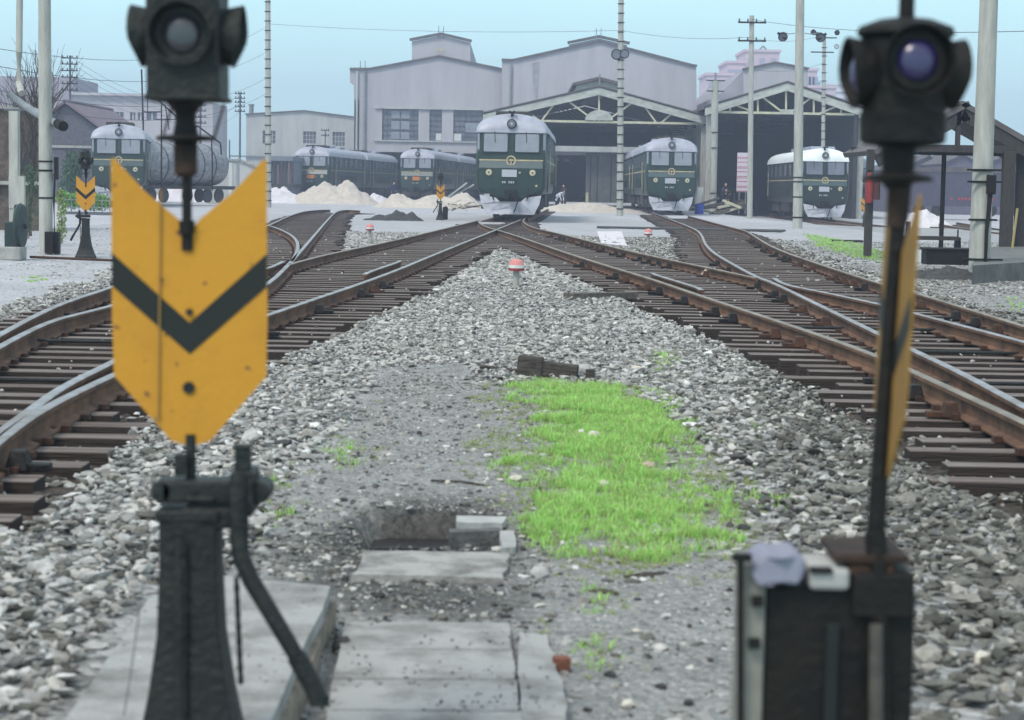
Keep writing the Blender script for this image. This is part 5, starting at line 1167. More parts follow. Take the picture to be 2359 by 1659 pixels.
b2 = thing('shrub', 'dark green conical shrub against the stone house wall', 'shrub', (wx(163, 110), 110, 0)); leaves('foliage', b2, [((0, 0, 1.2), (.7, .6, .9)), ((.1, 0, 2.2), (.55, .45, .9))], 1500, .08, LEAFD, 2); stem(b2, [(0, 0, 0), (0, 0, 2)])
b3 = thing('climbing_plant', 'pale green tall weeds right behind the left concrete pole', 'plant', (wx(141, 46), 46, 0)); leaves('foliage', b3, [((0, 0, .3), (.13, .12, .3)), ((.02, 0, .75), (.12, .12, .35)), ((-.02, 0, 1.1), (.08, .1, .2))], 900, .03, leaf_mat('pale_leaf', (.12, .20, .06), (.35, .42, .15)), 3); stem(b3, [(0, 0, 0), (.02, 0, 1.1)], .01)
b4 = thing('shrub', 'thin green shrub in front of the brick wall at the left edge', 'shrub', (wx(66, 50), 50, 0)); leaves('foliage', b4, [((0, 0, .7), (.25, .2, .7)), ((.05, 0, 1.5), (.2, .2, .4))], 800, .03, LEAFD, 4); stem(b4, [(0, 0, 0), (.05, 0, 1.6)], .015)
def bare_tree(label, loc, h, seed, lean=0, depth=5):
    t = thing('bare_tree', label, 'tree', loc, 0, 'bare young trees at the left'); rnd = random.Random(seed); br = MB(); tk = MB()
    def grow(p, d, L, r_, k):
        q = p+d*L; mid = (p+q)/2+Vector((rnd.uniform(-1, 1), rnd.uniform(-1, 1), 0))*L*.06
        (tk if k == 0 else br).path([p, mid, q], r_, 6, r_*.7)
        if k >= depth: return
        for _ in range(3 if k < 3 else 2):
            nd = (d+Vector((rnd.uniform(-.55, .55), rnd.uniform(-.5, .5), rnd.uniform(-.05, .45)))).normalized(); grow(p+(q-p)*rnd.uniform(.55, 1), nd, L*rnd.uniform(.6, .85), r_*.6, k+1)
    grow(Vector((0, 0, -.1)), Vector((lean, 0, 1)).normalized(), h*.34, h*.011, 0)
    tk.build('trunk', BARK, t); br.build('branch', BARK, t)
bare_tree('bare tree with fine twigs behind the grey pole at the upper left', (wx(70, 52), 52, 0), 5.6, 3, .05)
bare_tree('bare young tree arching right of the grey pole towards the stone house', (wx(105, 60), 60, 0), 5.2, 8, .12)
bare_tree('slim bare sapling nearest the left edge', (wx(40, 56), 56, 0), 5.5, 12, .0)

# ================================================================== fouling posts
def marker_post(px, py, label, r_=.11):
    p = G(px, py); t = thing('fouling_post', label, 'marker post', p, 0, 'red capped marker posts')
    MB().tube((0, 0, -.1), (0, 0, .27), r_*.42, r_*.42, 14).build('stub', CONCP, t, smooth=True)
    MB().use(REDP).lathe([(r_*1.02, .25), (r_*1.04, .29)], 20).use(WHITEP).lathe([(r_*1.04, .29), (r_*1.0, .335)], 20).use(mat('faded_red', (.60, .18, .17), .6, (.55, .26, .24), 12)).lathe([(r_*1.0, .335), (r_*.82, .39), (r_*.5, .42), (r_*.1, .43)], 20).build('cap', parent=t, smooth=True)
    return t
marker_post(1189, 662, 'red and white capped marker post in the middle of the ballast between the tracks', .118)
marker_post(852, 552, 'pinkish red capped marker in the gravel above the left track, below the clinker pile')
marker_post(1493, 563, 'red capped marker by the white patch above the right track')
# ================================================================== small stones, slabs, timber lying about
def rock(label, px, py, sx, sy, sz_, m, seed, name='stone', zoff=0, cat='stone', group=None):
    p = G(px, py); mb = MB(); rnd = random.Random(seed); mb.add([Vector((v[0]*sx, v[1]*sy, v[2]*sz_))*rnd.uniform(.75, 1.2) for v in ICO.tolist()], [tuple(f) for f in ICF.tolist()])
    o = mb.build(name, m, bevel=min(sx, sz_)*.12); o.location = (p.x, p.y, gz(p.x, p.y)+sz_*.55+zoff); o.rotation_euler = (0, 0, rnd.uniform(0, 3)); return tag(o, label, cat, group)
rock('large cream stone leaning on the right track rail', 1632, 640, .16, .12, .17, WHST, 1, zoff=.06)
rock('pale grey lump of stone in the ballast at the lower right edge', 2265, 1528, .045, .04, .032, WHST, 4)
rock('white flat stone at the sleeper ends right of centre', 1664, 795, .10, .07, .06, WHST, 5)
rock('long white stone chip above the grass patch', 1465, 853, .12, .05, .03, WHST, 6)
rock('rounded grey stone right of the timber stump above the grass', 1345, 862, .11, .08, .06, CONC, 7)
rock('white stone bright in the grass, upper middle', 1367, 1010, .05, .045, .035, WHST, 8)
rock('white stone in the middle of the grass patch', 1392, 1118, .045, .04, .03, WHST, 9)
rock('white stone at the left border of the grass', 1187, 1110, .04, .04, .022, WHST, 10)
rock('pinkish stone low in the grass right of middle', 1492, 1076, .045, .04, .028, mat('pink_stone', (.45, .33, .28), .9), 11)
rock('dark squarish lump on the right of the paving slabs', 1140, 1508, .028, .026, .022, COALM, 14)
rock('black lump on the concrete edge beside the lever end', 785, 1502, .045, .04, .032, COALM, 15)
rock('dark flat stone beside the grass at its lower right', 1713, 1217, .045, .035, .018, COALM, 16)
rock('grey round stone left of the brown brick piece', 1242, 1340, .04, .04, .03, CONC, 17)
for i in range(22):
    px, py = rs.uniform(620, 1650), rs.uniform(980, 1640)
    q = G(px, py)
    if inpoly(q.x, q.y, PIT): continue
    o = rock('small dark chip among the loose stones scattered between slabs and grass', px, py, rs.uniform(.012, .03), rs.uniform(.012, .024), rs.uniform(.008, .018), COALM if i % 3 else WHST, 40+i, group='loose chips on the path')
    o['label'] = 'dark stone chip lying loose on the dirt path' if i % 3 else 'pale stone chip lying loose on the dirt path'; o['group'] = 'dark loose chips' if i % 3 else 'pale loose chips'
bk = MB().box((0, 0, .02), (.05, .045, .055)).build('brick', RUST if False else mat('red_brick', (.22, .085, .05), .9, (.14, .06, .04), 30, .4), bevel=.004); p = G(1293, 1548); bk.location = (p.x, p.y, gz(p.x, p.y)); bk.rotation_euler = (0, 0, .2); tag(bk, 'reddish brown brick piece right of the paving slabs', 'brick')
# timber stump piece
ts = thing('timber_block', 'dark split timber block lying just above the grass patch', 'timber', G(1250, 868), R(-6))
OLDT = mat('rotten_timber', (.13, .11, .095), .95, (.03, .028, .026), 9, .9, 30, stretch=(1, 8, 8))
MB().box((-.10, 0, .075), (.20, .14, .17), ry=.08).box((.13, .02, .05), (.30, .15, .12), ry=.10).build('block', OLDT, ts, bevel=.012); MB().box((.38, -.02, .03), (.07, .08, .08)).build('knot', OLDT, ts)
sp_ = MB().path([(-.28, 0, .05), (-.15, .02, .035), (.05, -.03, .02), (.2, -.07, .01)], .018, 6).build('splinter', OLDT); sp_.location = G(1185, 860); tag(sp_, 'long grey splinter of wood left of the dark timber block', 'wood')
for lab, px, py, L, rz in (('thin stick lying on the path left of the grass', 1060, 1118, .34, -.5), ('dark stick below the grass patch', 1490, 1335, .20, .5), ('short dark stick in front of the grass', 1390, 1375, .11, -.3)):
    o = MB().path([(-L/2, 0, .01), (0, .01, .018), (L/2, 0, .01)], .006 if 'thin' in lab else .012, 6).build('stick', OLDT); o.location = G(px, py); o.rotation_euler = (0, 0, rz); tag(o, lab, 'stick')
tag(MB().box((0, 0, .05), (1.15, .22, .09), rz=R(38)).build('plank', WOODG, loc=G(1385, 690)), 'loose dark plank end poking from the sleepers right of the marker post', 'plank')
tag(MB().slab([G(1375, 533, .05), G(1432, 533, .05), G(1445, 566, .05), G(1385, 560, .05)], .06).build('white_slab', SANDW), 'whitish concrete patch left of the far red capped marker', 'slab')
# dark cable duct kerb in the yard on the right
tag(MB().slab([G(1375, 520.5, .06), G(1810, 529, .06), G(1800, 532, .06), G(1375, 523, .06)], .10).build('crossing_plate', COALM), 'dark flat crossing plate line across the right hand track', 'plate')
dg = thing('drain_cover', 'flat dark iron drain piece in the right yard before the canopy', 'drain', G(1950, 557)); MB().box((0, 0, .03), (.95, .5, .05)).build('cover', IRON2, dg)

# ---- slabs in the foreground
SLT = mat('slab_top', (.35, .345, .33), .88, (.16, .152, .14), 4.2, .6, 70, detail=12, mixlo=.45, mixhi=.68)
def irr(pts, j=.006, n=6, seed=0):
    rnd = random.Random(seed); out_ = []
    for i in range(len(pts)):
        a, b_ = pts[i], pts[(i+1) % len(pts)]
        for k in range(n): q = a.lerp(b_, k/n); out_.append(q+Vector((rnd.uniform(-j, j), rnd.uniform(-j, j), 0)))
    return out_
zS = .15
sb = thing('concrete_slab', 'raised pale concrete slab with broken brown edge under the yellow signal stand', 'slab', (0, 0, 0))
top = [G(345, 1378, zS), G(520, 1330, zS), G(764, 1350, zS), G(612, 1690, zS), G(560, 1860, zS), G(0, 1860, zS), G(150, 1660, zS)]
MB().slab(irr(top, .005, 5, 1), .05).build('top_layer', SLT, sb)
low = [G(350, 1380, zS-.003), G(520, 1332, zS-.003), G(768, 1350, zS-.003), G(626, 1690, zS-.003), G(575, 1860, zS-.003), G(0, 1860, zS-.003)]
for q_ in low: q_.z -= .046
MB().slab(irr(low, .014, 14, 2), .12).build('broken_edge', CONCB, sb)
rows = [(1432, 1494), (1496, 1562), (1565, 1634), (1637, 1720)]
for i, (a, b_) in enumerate(rows):
    x0_, x1_ = 795-14*i, 1172+10*i
    q = [G(x0_, a, .035), G(x1_, a+2, .035), G(x1_+5, b_+2, .035), G(x0_-13, b_, .035)]
    o = MB().slab(irr(q, .003, 5, 10+i), .06).build('paving_slab', SLT); tag(o, ('farthest', 'second', 'third', 'nearest')[i]+' slab of the row of grey paving slabs in the foreground', 'paving slab', 'grey paving slabs')
q = [G(1192, 1456, .03), G(1262, 1462, .03), G(1300, 1600, .03), G(1320, 1720, .03), G(1205, 1720, .03)]
tag(MB().slab(irr(q, .008, 5, 20), .05).build('paving_slab', SLT), 'irregular light slab right of the paving row, beside the brown brick', 'paving slab')
q = [G(838, 1268, .03), G(1172, 1272, .03), G(1160, 1332, .03), G(815, 1322, .03)]
tag(MB().slab(irr(q, .010, 6, 21), .10).build('pit_kerb', mat('worn_kerb', (.34, .33, .31), .9, (.15, .14, .13), 4.5, .6, 40, detail=9, mixlo=.42, mixhi=.6)), 'worn pale concrete kerb in front of the dark puddle pit', 'kerb')
q = [G(1035, 1218, .02), G(1152, 1214, .02), G(1152, 1222, .02), G(1035, 1226, .02)]
tag(MB().slab(q, .16).build('pit_wall', mat('wet_concrete', (.14, .14, .135), .8, (.08, .08, .08), 12, .5)), 'dark wet concrete wall lining the right half of the pit', 'pit wall')
q = [G(1050, 1188, .05), G(1165, 1190, .04), G(1160, 1205, .04), G(1055, 1203, .05)]
tag(MB().slab(irr(q, .006, 4, 5), .03).build('flagstone', CONC), 'grey flagstone chip behind the pit at the grass border', 'flagstone')
q = [G(1150, 1222, .03), G(1185, 1222, .03), G(1190, 1260, .03), G(1156, 1262, .03)]
tag(MB().slab(irr(q, .004, 4, 6), .06).build('flagstone', CONC), 'pale block at the right end of the pit', 'flagstone')
pw = MB().slab([G(822, 1264, -.13), G(1150, 1264, -.13), G(1150, 1218, -.13), G(1010, 1212, -.13), G(940, 1222, -.13), G(880, 1200, -.13), G(835, 1206, -.13)], .02).build('puddle', mat('puddle_and_cavity_shade', (.014, .013, .015), .35, (.03, .027, .025), 9, .5, 30, spec=.35)); pw['kind'] = 'structure'  # puddle widened into a dark sheet, cavity shade put into its colour
for i, (px, py) in enumerate(((900, 1195), (935, 1210), (985, 1190), (1000, 1215), (870, 1225), (940, 1245), (1030, 1205))):
    rock('muddy lump at the rim of the pit', px, py, rs.uniform(.03, .06), .035, rs.uniform(.02, .04), COALM, 70+i, zoff=-.06 if py > 1200 else 0, group='muddy lumps round the pit')

# ================================================================== people
def person(label, loc, joints, rad, shirt, trousers, rz=0, scale=1.0, hat=None):
    """joints: name -> (x,z,y) skeleton in metres"""
    t = thing('person', label, 'person', loc, rz); t.scale = (scale,)*3
    J = joints; names = ['hip', 'waist', 'chest', 'neck', 'head', 'crown', 'shL', 'elL', 'haL', 'shR', 'elR', 'haR', 'lgL', 'knL', 'anL', 'toL', 'lgR', 'knR', 'anR', 'toR']
    E_ = [('hip', 'waist'), ('waist', 'chest'), ('chest', 'neck'), ('neck', 'head'), ('head', 'crown'), ('chest', 'shL'), ('shL', 'elL'), ('elL', 'haL'), ('chest', 'shR'), ('shR', 'elR'), ('elR', 'haR'), ('hip', 'lgL'), ('lgL', 'knL'), ('knL', 'anL'), ('anL', 'toL'), ('hip', 'lgR'), ('lgR', 'knR'), ('knR', 'anR'), ('anR', 'toR')]
    rd = dict(hip=.14, waist=.12, chest=.15, neck=.05, head=.09, crown=.07, shL=.07, elL=.045, haL=.035, shR=.07, elR=.045, haR=.035, lgL=.095, knL=.06, anL=.04, toL=.04, lgR=.095, knR=.06, anR=.04, toR=.04)
    me = bpy.data.meshes.new('body'); me.from_pydata([J[n_] for n_ in names], [(names.index(a), names.index(b)) for a, b in E_], []); me.materials.append(shirt)
    o = bpy.data.objects.new('body', me); COL.objects.link(o); o.parent = t
    md = o.modifiers.new('skin', 'SKIN')
    for i, n_ in enumerate(names): me.skin_vertices[0].data[i].radius = (rd[n_],)*2
    me.skin_vertices[0].data[0].use_root = True
    o.modifiers.new('sub', 'SUBSURF').levels = 1
    h = Vector(J['head']); 
    MB().ell(h+Vector((0, -.012, .02)), (.078, .095, .11), 12, 8).build('head', SKIN, t, smooth=True)
    MB().ell(h+Vector((0, .02, .06)), (.088, .095, .085), 12, 8).build('hair', HAIR if not hat else hat, t, smooth=True)
    for a in ('L', 'R'):
        ha = Vector(J['ha'+a]); MB().ell(ha, (.04, .04, .055), 8, 6).build('hand', SKIN, t)
        MB().path([Vector(J['lg'+a])+Vector((0, 0, .05)), Vector(J['kn'+a]), Vector(J['an'+a])], .105, 10, .065).build('trouser_leg', trousers, t, smooth=True)
        MB().box(Vector(J['to'+a])+Vector((0, .04, -.01)), (.09, .24, .08)).build('shoe', DARKC, t, bevel=.02)
    return t
ST = dict(hip=(0, 0, .92), waist=(0, 0, 1.08), chest=(0, 0, 1.32), neck=(0, 0, 1.48), head=(0, -.01, 1.60), crown=(0, 0, 1.68), shL=(-.19, 0, 1.40), elL=(-.25, .02, 1.14), haL=(-.22, -.1, .93), shR=(.19, 0, 1.40), elR=(.27, .05, 1.16), haR=(.12, -.12, 1.02), lgL=(-.1, 0, .86), knL=(-.11, -.02, .48), anL=(-.12, .02, .09), toL=(-.13, -.06, .05), lgR=(.1, 0, .86), knR=(.12, 0, .48), anR=(.13, .03, .09), toR=(.14, -.05, .05))
BD = dict(ST); BD.update(waist=(0, -.10, 1.0), chest=(0, -.30, 1.12), neck=(0, -.42, 1.18), head=(0, -.52, 1.20), crown=(0, -.58, 1.2), shL=(-.18, -.30, 1.12), elL=(-.2, -.38, .85), haL=(-.15, -.45, .62), shR=(.18, -.30, 1.12), elR=(.2, -.38, .85), haR=(.15, -.45, .62))
SQ = dict(ST); SQ.update(hip=(0, .1, .35), waist=(0, 0, .5), chest=(0, -.08, .72), neck=(0, -.12, .88), head=(0, -.15, 1.0), crown=(0, -.15, 1.08), shL=(-.18, -.08, .78), elL=(-.25, -.25, .62), haL=(-.12, -.4, .5), shR=(.18, -.08, .78), elR=(.25, -.25, .62), haR=(.12, -.4, .5), lgL=(-.1, .05, .34), knL=(-.16, -.32, .48), anL=(-.14, -.12, .09), toL=(-.14, -.25, .05), lgR=(.1, .05, .34), knR=(.16, -.32, .48), anR=(.14, -.12, .09), toR=(.14, -.25, .05))
person('person in navy overalls standing between the two hazy locomotives', (wx(907, 160), 160, 0), ST, 0, NAVY, DARKC, rz=.4)
person('person in white shirt and pale hat half hidden on top of the beige heap', (wx(797, 153), 153, .35), SQ, 0, WHITEC, DARKC, hat=WHITEC, scale=1.1)
person('person in bright blue crouching behind the beige heap', (wx(744, 153.5), 153.5, .45), SQ, 0, BLUEC, BLUEC, rz=.6, hat=BLUEC)
person('person in white shirt bending over beside the central locomotive', (wx(1283, 138), 138, 0), BD, 0, WHITEC, NAVY, rz=1.0)
person('person in dark clothes standing in the shed right of the central locomotive', (wx(1298, 146), 146, 0), ST, 0, DARKC, DARKC, rz=-.5)
person('person in navy sitting on the timber pile by the square pier', (wx(1667, 131), 131, .75), SQ, 0, NAVY, DARKC, rz=.5, scale=1.1)
person('person in dark jacket leaning over the timber pile beside the notice board', (wx(1690, 130), 130, .3), BD, 0, DARKC, DARKC, rz=-1.2)
yp = thing('yellow_post', 'short yellowish post at the shed mouth left of the rung floodlight pole', 'post', (wx(1352, 132), 132, 0)); MB().box((0, 0, .55), (.2, .2, 1.35), taper=.8).build('stump', mat('ochre_post', (.38, .35, .22), .9), yp)
# ================================================================== switch stands
def lamp_square(t, z):   # z: lamp centre height
    l_ = MB().box((0, 0, z), (.166, .166, .315)).box((0, 0, z-.155), (.176, .176, .012)).lathe([(.085, .157), (.06, .20), (.03, .215)], 16, (0, 0, z)); h = l_.build('lamp_housing', IRON, t, bevel=.006)
    for k in range(4):
        rot = Euler((0, 0, k*PI/2))
        o = MB(); n = 22; vs = []; 
        for i in range(n+1):
            a = R(-90)+R(360)*i/n
            for r_ in (.057, .061):
                ln = .046*(.5+.5*sm(-1.0, .1, math.sin(a)))
                vs += [(r_*math.cos(a), .004, r_*math.sin(a)), ((r_+.011)*math.cos(a), -ln, (r_+.011)*math.sin(a))]
        fs = []
        for i in range(n):
            b_ = i*4; c_ = b_+4; fs += [(b_, b_+1, c_+1, c_), (b_+2, c_+2, c_+3, b_+3), (b_+1, b_+3, c_+3, c_+1)]
        o.add(vs, fs).lathe([(.050, -.006), (.062, -.006), (.064, .004), (.050, .004)], 28, (0, 0, 0), 'Y')
        hd2 = o.build('lens_hood', IRON, h, smooth=True); hd2.location = Vector((0, 0, z-.012))+rot.to_matrix()@Vector((0, -.083, 0)); hd2.rotation_euler = rot
        ln_ = MB().lathe([(.002, -.022), (.024, -.019), (.038, -.013), (.048, -.004), (.050, .0)], 28, (0, 0, 0), 'Y').build('lens', LENSG, hd2, smooth=True)
def chevron_plate(t, z0, off=0, m1=YELLOW, th=.005):
    """z0: height of the lower tip"""
    W, H = .181, .672
    o = [(0, 0), (.045, .012), (.178, .165), (W, .30), (W-.001, .666), (W-.006, H), (.10, .592), (.03, .535), (.012, .515)]
    o = o+[(-x, z) for x, z in reversed(o[1:])]
    def P2(u, v): return (u+off, v+z0)
    pl = MB().prism([P2(*q) for q in o], th, (0, -th/2, 0)).build('target_plate', m1, t)
    for s_ in (-1, 1):
        y_ = s_*(th/2+.0015); c = [(-W+.0005, .375), (0, .216), (W-.0005, .375), (W-.0005, .452), (0, .290), (-W+.0005, .452)]
        MB().add([(u+off, y_, v+z0) for u, v in c], [(0, 1, 4, 5), (1, 2, 3, 4)]).build('chevron', BLACKP, pl)
        MB().lathe([(.014, 0), (.014, s_*.006)], 16, (off-.003, s_*th/2, z0+.138), 'Y').lathe([(.008, 0), (.008, s_*.01)], 12, (off, s_*th/2, z0+.315), 'Y').build('rivet', IRON, pl)
        MB().box((off-.004, s_*(th/2+.004), z0+.485), (.026, .010, .055)).build('clip', IRON2, pl, bevel=.004)
    # slim welded seam rod down the sheet
    MB().tube((off-.064, -th/2-.004, z0+.60), (off-.074, -th/2-.004, z0+.06), .0022, n=8).build('seam_rod', mat('seam', (.30, .18, .05), .7), pl)
    return pl
def make_stand(label, loc, rz, lean=0):
    t = thing('switch_stand', label, 'switch stand', loc, rz, 'switch stands with yellow chevron plates')
    if lean: t.rotation_euler = (0, lean, rz)
    # cast pedestal: flared trunk with ribs, lathe-like square sections
    secs = [(.00, .195, .15), (.03, .195, .15), (.06, .178, .13), (.16, .142, .10), (.24, .118, .09), (.32, .101, .083), (.46, .080, .072), (.62, .073, .066), (.735, .073, .066)]
    m = MB(); nn = 12
    for z, a, b_ in secs:
        for i in range(nn):
            an = 2*PI*i/nn+PI/nn; s_ = 1/max(abs(math.cos(an)), abs(math.sin(an)))**.72; m.v.append((a*math.cos(an)*s_, b_*math.sin(an)*s_, z))
    for k in range(len(secs)-1):
        for j in range(nn): m.f.append((k*nn+j, k*nn+(j+1) % nn, (k+1)*nn+(j+1) % nn, (k+1)*nn+j)); m.m.append(0)
    m.f += [tuple(range(nn)), tuple((len(secs)-1)*nn+j for j in range(nn))]; m.m += [0, 0]; m.mats = [IRON]
    pd = m.build('pedestal', parent=t, bevel=.004)
    rib = MB().prism([(-.012, .02), (.012, .02), (.010, .70), (-.010, .70)], .02, (-.018, -.17, 0))
    for z0_, z1_, y0_, y1_ in ((.02, .16, -.172, -.115), (.16, .30, -.115, -.095), (.30, .70, -.095, -.078)):
        rib = rib if False else rib
    rb = MB(); pr = [(.02, -.168), (.16, -.118), (.30, -.098), (.46, -.086), (.70, -.079)]
    for (za, ya), (zb3, yb) in zip(pr, pr[1:]): rb.add([(-.026, ya, za), (-.012, ya-.008, za), (.002, ya, za), (-.024, yb, zb3), (-.012, yb-.008, zb3), (0, yb, zb3)], [(0, 1, 4, 3), (1, 2, 5, 4)])
    rb.build('rib', IRON, pd)
    MB().box((0, 0, .745), (.150, .135, .028)).box((.055, -.01, .74), (.135, .10, .05)).build('collar', IRON, pd, bevel=.006)
    hd3 = MB().box((.055, 0, .800), (.235, .10, .052)).tube((-.062, -.05, .800), (-.062, .05, .800), .028).tube((.165, -.055, .800), (.165, .055, .800), .027).box((.03, -.055, .785), (.07, .012, .014)).box((.128, -.01, .800), (.055, .13, .10)).build('locking_head', IRON, t, bevel=.008)
    MB().box((.125, -.02, .87), (.036, .036, .075)).box((.125, -.02, .905), (.044, .044, .01)).build('lock_stub', IRON, hd3, bevel=.004)
    MB().path([(.123, -.062, .845), (.122, -.070, .76), (.125, -.078, .66), (.152, -.085, .60), (.215, -.10, .50), (.258, -.11, .43)], .024, 10, .019).path([(.258, -.11, .43), (.292, -.115, .37), (.312, -.12, .33)], .0235, 12, .0225).lathe([(.024, -.01), (.024, .012)], 12, (.312, -.12, .328)).build('lever', IRON, t, smooth=True)
    ch = MB()
    for k in range(16): ch.lathe([(.0055, -.0105), (.0075, 0), (.0055, .0105)], 6, (.118+.0006*k, -.09, .600-.0155*k)) if k % 2 else ch.box((.118+.0006*k, -.09, .600-.0155*k), (.011, .004, .017))
    ch.path([(.122, -.078, .615), (.118, -.09, .600)], .004, 6).build('chain', IRON, t)
    MB().tube((0, 0, .80), (0, 0, .93), .0125).box((-.02, -.012, .86), (.03, .03, .05)).build('spindle', IRON, t)
    chevron_plate(t, .902)
    MB().tube((-.003, -.012, 1.40), (-.004, -.008, 1.53), .0115).build('upper_rod', IRON2, t)
    MB().box((-.004, -.008, 1.415), (.034, .016, .03)).build('fork', IRON2, t)
    sk = MB().use(DRUST).lathe([(.018, 1.53), (.027, 1.54), (.028, 1.60), (.026, 1.605)], 16, (-.006, -.008, 0)).build('socket', parent=t, smooth=True)
    MB().lathe([(.024, 1.60), (.03, 1.612), (.066, 1.614), (.07, 1.619), (.066, 1.624), (.03, 1.628), (.024, 1.66), (.025, 1.675), (.034, 1.69), (.045, 1.70), (.05, 1.705)], 20, (-.006, -.004, 0)).build('neck', IRON2, t, smooth=True)
    lamp_square(t, 1.865)
    for x in (-.065, .055): MB().tube((x, .03, 1.622), (x+.02, .05, 1.70), .003, n=6).build('wire_hook', RUST, t)
    return t
gs = G(437, 1874); sc_s = 1.0
st1 = make_stand('nearest switch stand with large yellow plate and black chevron, standing in the foreground', (gs.x+.009, gs.y, gs.z-.020), R(0), lean=R(-.6))
st2 = dup(st1); g2 = G(197.5, 594); st2.location = g2; st2.rotation_euler = (0, 0, PI); st2['label'] = 'small switch stand with yellow chevron plate and left hand lever, between left pole and hedge'
st3 = dup(st1); g3 = G(1014, 507); st3.location = g3; st3.rotation_euler = (0, 0, PI); st3['label'] = 'tiny distant switch stand with yellow chevron plate left of the central locomotive'
tag(MB().lathe([(.10, 0), (.12, .04), (.12, .5), (.10, .56), (.05, .58)], 14, (0, 0, 0)).build('signal_stump', IRON2, loc=G(1025.5, 506), smooth=True), 'stubby dark post just right of the tiny distant switch stand', 'post')
st4 = dup(st1); g4 = P(1992, 500, 92); st4.location = (g4.x, 92, -1.0+.75); st4.rotation_euler = (0, 0, 0); st4['label'] = 'small yellow chevron plate showing behind the canopy post left of the big black rod'
# pull rod on the ground by small stand
tag(MB().tube(G(70, 592, .05), G(262, 600, .05), .025, n=8).build('pull_rod', RUST), 'long thin operating rod on the ground through the foot of the small left stand', 'rod')
tag(MB().path([P(285, 1650, 4.5), P(300, 1560, 4.52), P(338, 1290, 4.56), P(352, 1100, 4.6), P(358, 960, 4.63)], .0016, 6).build('thin_wire', mat('old_wire', (.10, .10, .09), .7)), 'thin blurred wire hanging down left of the pedestal below the plate', 'wire')
# ---- right foreground machine with violet lamp
YR = 3.72
def pr_(px, py, Y=YR): return P(px, py, Y)
rt0 = pr_(2045, 1659); rt0.z = 0
tr = thing('switch_machine', 'dark switch machine with violet lensed lamp on a tall black rod at the right foreground', 'switch machine', (rt0.x, YR, 0))
L0 = Vector((rt0.x, YR, 0))
def lp(px, py, dy=0): return P(px, py, YR+dy)-L0
c_ = lp(2084, 160); lz = c_.z
rods = [lp(2070, 500), lp(2060, 650), lp(2040, 900), lp(2017, 1230)]
MB().path(rods, .0150, 14, .0175).build('rod', IRON2, tr, smooth=True)
MB().path([lp(2017, 1225), lp(2022, 1320), lp(2030, 1700)], .021, 12).build('lower_rod', IRON2, tr, smooth=True)
MB().tube(lp(2016, 1232)+Vector((0, -.002, 0)), lp(2017, 1246), .0185).build('pale_collar', CONC, tr)
MB().path([lp(2078, 405), lp(2072, 430), lp(2068, 500), lp(2064, 525)], .024, 16, .019).build('socket', DRUST, tr, smooth=True)
fl = lp(2068, 411); MB().lathe([(.02, -.02), (.03, -.008), (.062, -.005), (.066, 0), (.06, .005), (.03, .012), (.032, .05), (.034, .07)], 24, fl).build('flange', IRON2, tr, smooth=True)
hb = MB(); zt2, zb4 = lp(2085, 56).z-lz, lp(2080, 326).z-lz
hb.lathe([(.03, zb4-.012), (.07, zb4-.006), (.079, zb4), (.080, zb4+.045), (.081, zb4+.048), (.077, zb4+.05), (.0775, zt2-.03), (.090, zt2-.018), (.086, zt2-.006), (.05, zt2+.008), (.02, zt2+.012)], 32, c_)
hh_ = hb.build('lamp_housing', IRON2, tr, smooth=True)
MB().lathe([(.015, zt2), (.014, zt2+.10)], 16, c_).build('chimney', IRON2, hh_, smooth=True)
for k in range(4):
    rot = Euler((0, 0, k*PI/2+R(4))); o = MB(); n = 22; vs = []
    for i in range(n+1):
        a = R(-90)+R(360)*i/n
        for r_ in (.050, .054):
            ln = .030*(.5+.5*sm(-1.0, .1, math.sin(a))); vs += [(r_*math.cos(a), .03, r_*math.sin(a)), ((r_+.012)*math.cos(a), -ln, (r_+.012)*math.sin(a))]
    fs = []
    for i in range(n): b_ = i*4; c2_ = b_+4; fs += [(b_, b_+1, c2_+1, c2_), (b_+2, c2_+2, c2_+3, b_+3), (b_+1, b_+3, c2_+3, c2_+1)]
    o.add(vs, fs).lathe([(.040, -.006), (.054, -.006), (.056, .03), (.040, .03)], 26, (0, 0, 0), 'Y')
    hq = o.build('lens_hood', IRON2, hh_, smooth=True); hq.location = c_+Vector((0, 0, .012 if k == 0 else -.008))+rot.to_matrix()@Vector((0, -.079, 0)); hq.rotation_euler = rot
    MB().lathe([(.002, -.022), (.018, -.020), (.030, -.015), (.037, -.006), (.040, .0)], 26, (0, 0, 0), 'Y').build('lens', LENSB, hq, smooth=True)
pp = thing('tmp', None, None); 
pc = lp(2089, 0); tip = lp(2050, 1112); 
for ch_ in [pp]: bpy.data.objects.remove(ch_)
plr = chevron_plate(tr, 0, 0, mat('dull_yellow', (.27, .15, .035), .8, (.20, .11, .03), 6))
plr.location = lp(2042, 1108)+Vector((0, .02, 0)); plr.scale = (1, 1, .80)
plr.rotation_euler = Euler((0, R(1.9), 0)).to_matrix().__matmul__(Euler((0, 0, R(88.3))).to_matrix()).to_euler()
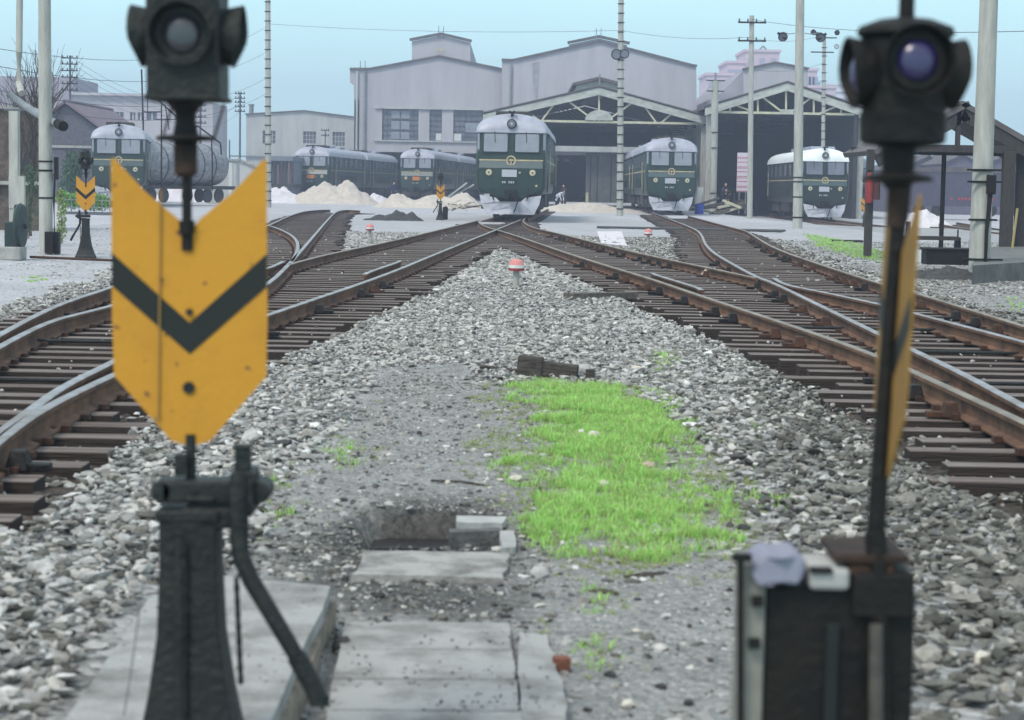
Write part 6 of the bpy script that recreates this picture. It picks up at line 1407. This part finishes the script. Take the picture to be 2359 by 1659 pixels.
# base box
def quadbox(name, m, px0, py0, px1, py1, dy0, dep, bev=.004):
    a, b_ = lp(px0, py0, dy0), lp(px1, py1, dy0); mb = MB(); mb.box(((a.x+b_.x)/2, dy0+dep/2, (a.z+b_.z)/2), (abs(b_.x-a.x), dep, abs(a.z-b_.z))); return mb.build(name, m, tr, bevel=bev)
quadbox('case', IRON2, 1760, 1352, 2096, 1800, 0, .22, .01)
quadbox('case_shoulder', IRON2, 1965, 1318, 2106, 1430, -.02, .2, .01)
quadbox('case_recess', mat('case_inner', (.012, .015, .015), .7), 1905, 1440, 1925, 1790, -.012, .02)
quadbox('side_plate', mat('aged_plate', (.26, .25, .22), .8, (.16, .15, .13), 9), 1716, 1298, 1752, 1800, -.01, .16, .006)
quadbox('top_cover', CONC, 1866, 1308, 1958, 1362, -.02, .16, .01)
quadbox('cover_slot', IRON2, 1868, 1310, 1920, 1324, -.03, .03)
quadbox('rust_plate', DRUST, 1925, 1278, 2096, 1300, -.02, .2, .003)
quadbox('rust_plate', RUST, 1958, 1300, 2060, 1326, -.012, .16, .003)
MB().tube(lp(2018, 1440, -.03), lp(2018, 1800, -.03), .013, .015).build('pipe', mat('worn_pipe', (.12, .11, .095), .7, (.05, .045, .04), 9), tr, smooth=True)
MB().tube(lp(1706, 1800, -.03), lp(1706, 1285, -.03), .0065).box(lp(1709, 1284, -.03), (.036, .02, .014)).build('side_bolt', IRON2, tr)
for px, py in ((1745, 1385), (1738, 1482)): MB().box(lp(px, py, -.02), (.02, .02, .018)).build('bolt', IRON2, tr)
rg = MB(); n = 10; o_ = [(1732, 1330), (1738, 1296), (1760, 1274), (1800, 1280), (1838, 1272), (1862, 1300), (1850, 1330), (1836, 1352), (1800, 1346), (1770, 1352), (1752, 1356)]
vs = [lp(a, b_, -.03+.01*math.sin(i*1.7)) for i, (a, b_) in enumerate(o_)]; rg.add(vs+[v+Vector((0, .13, 0)) for v in vs], [tuple(range(len(vs))), tuple(range(2*len(vs)-1, len(vs)-1, -1))]+[(i, i+len(vs), (i+1) % len(vs)+len(vs), (i+1) % len(vs)) for i in range(len(vs))]); 
ro = rg.build('rag', TARP, bevel=.01); ro.location = tr.location; tag(ro, 'lavender grey rag draped over the left corner of the dark switch machine', 'rag')

# ================================================================== haze
hz = MB(); hz.box((0, 330, 17.5), (700, 760, 38.0)); ho = hz.build('haze', None)
hm = bpy.data.materials.new('haze'); hm.use_nodes = True; n = hm.node_tree; n.nodes.clear(); oo = n.nodes.new('ShaderNodeOutputMaterial'); pv = n.nodes.new('ShaderNodeVolumePrincipled')
pv.inputs['Color'].default_value = (.72, .78, 1.0, 1); pv.inputs['Density'].default_value = .0014; pv.inputs['Anisotropy'].default_value = .2
n.links.new(pv.outputs[0], oo.inputs['Volume']); ho.data.materials.clear(); ho.data.materials.append(hm); ho['kind'] = 'stuff'
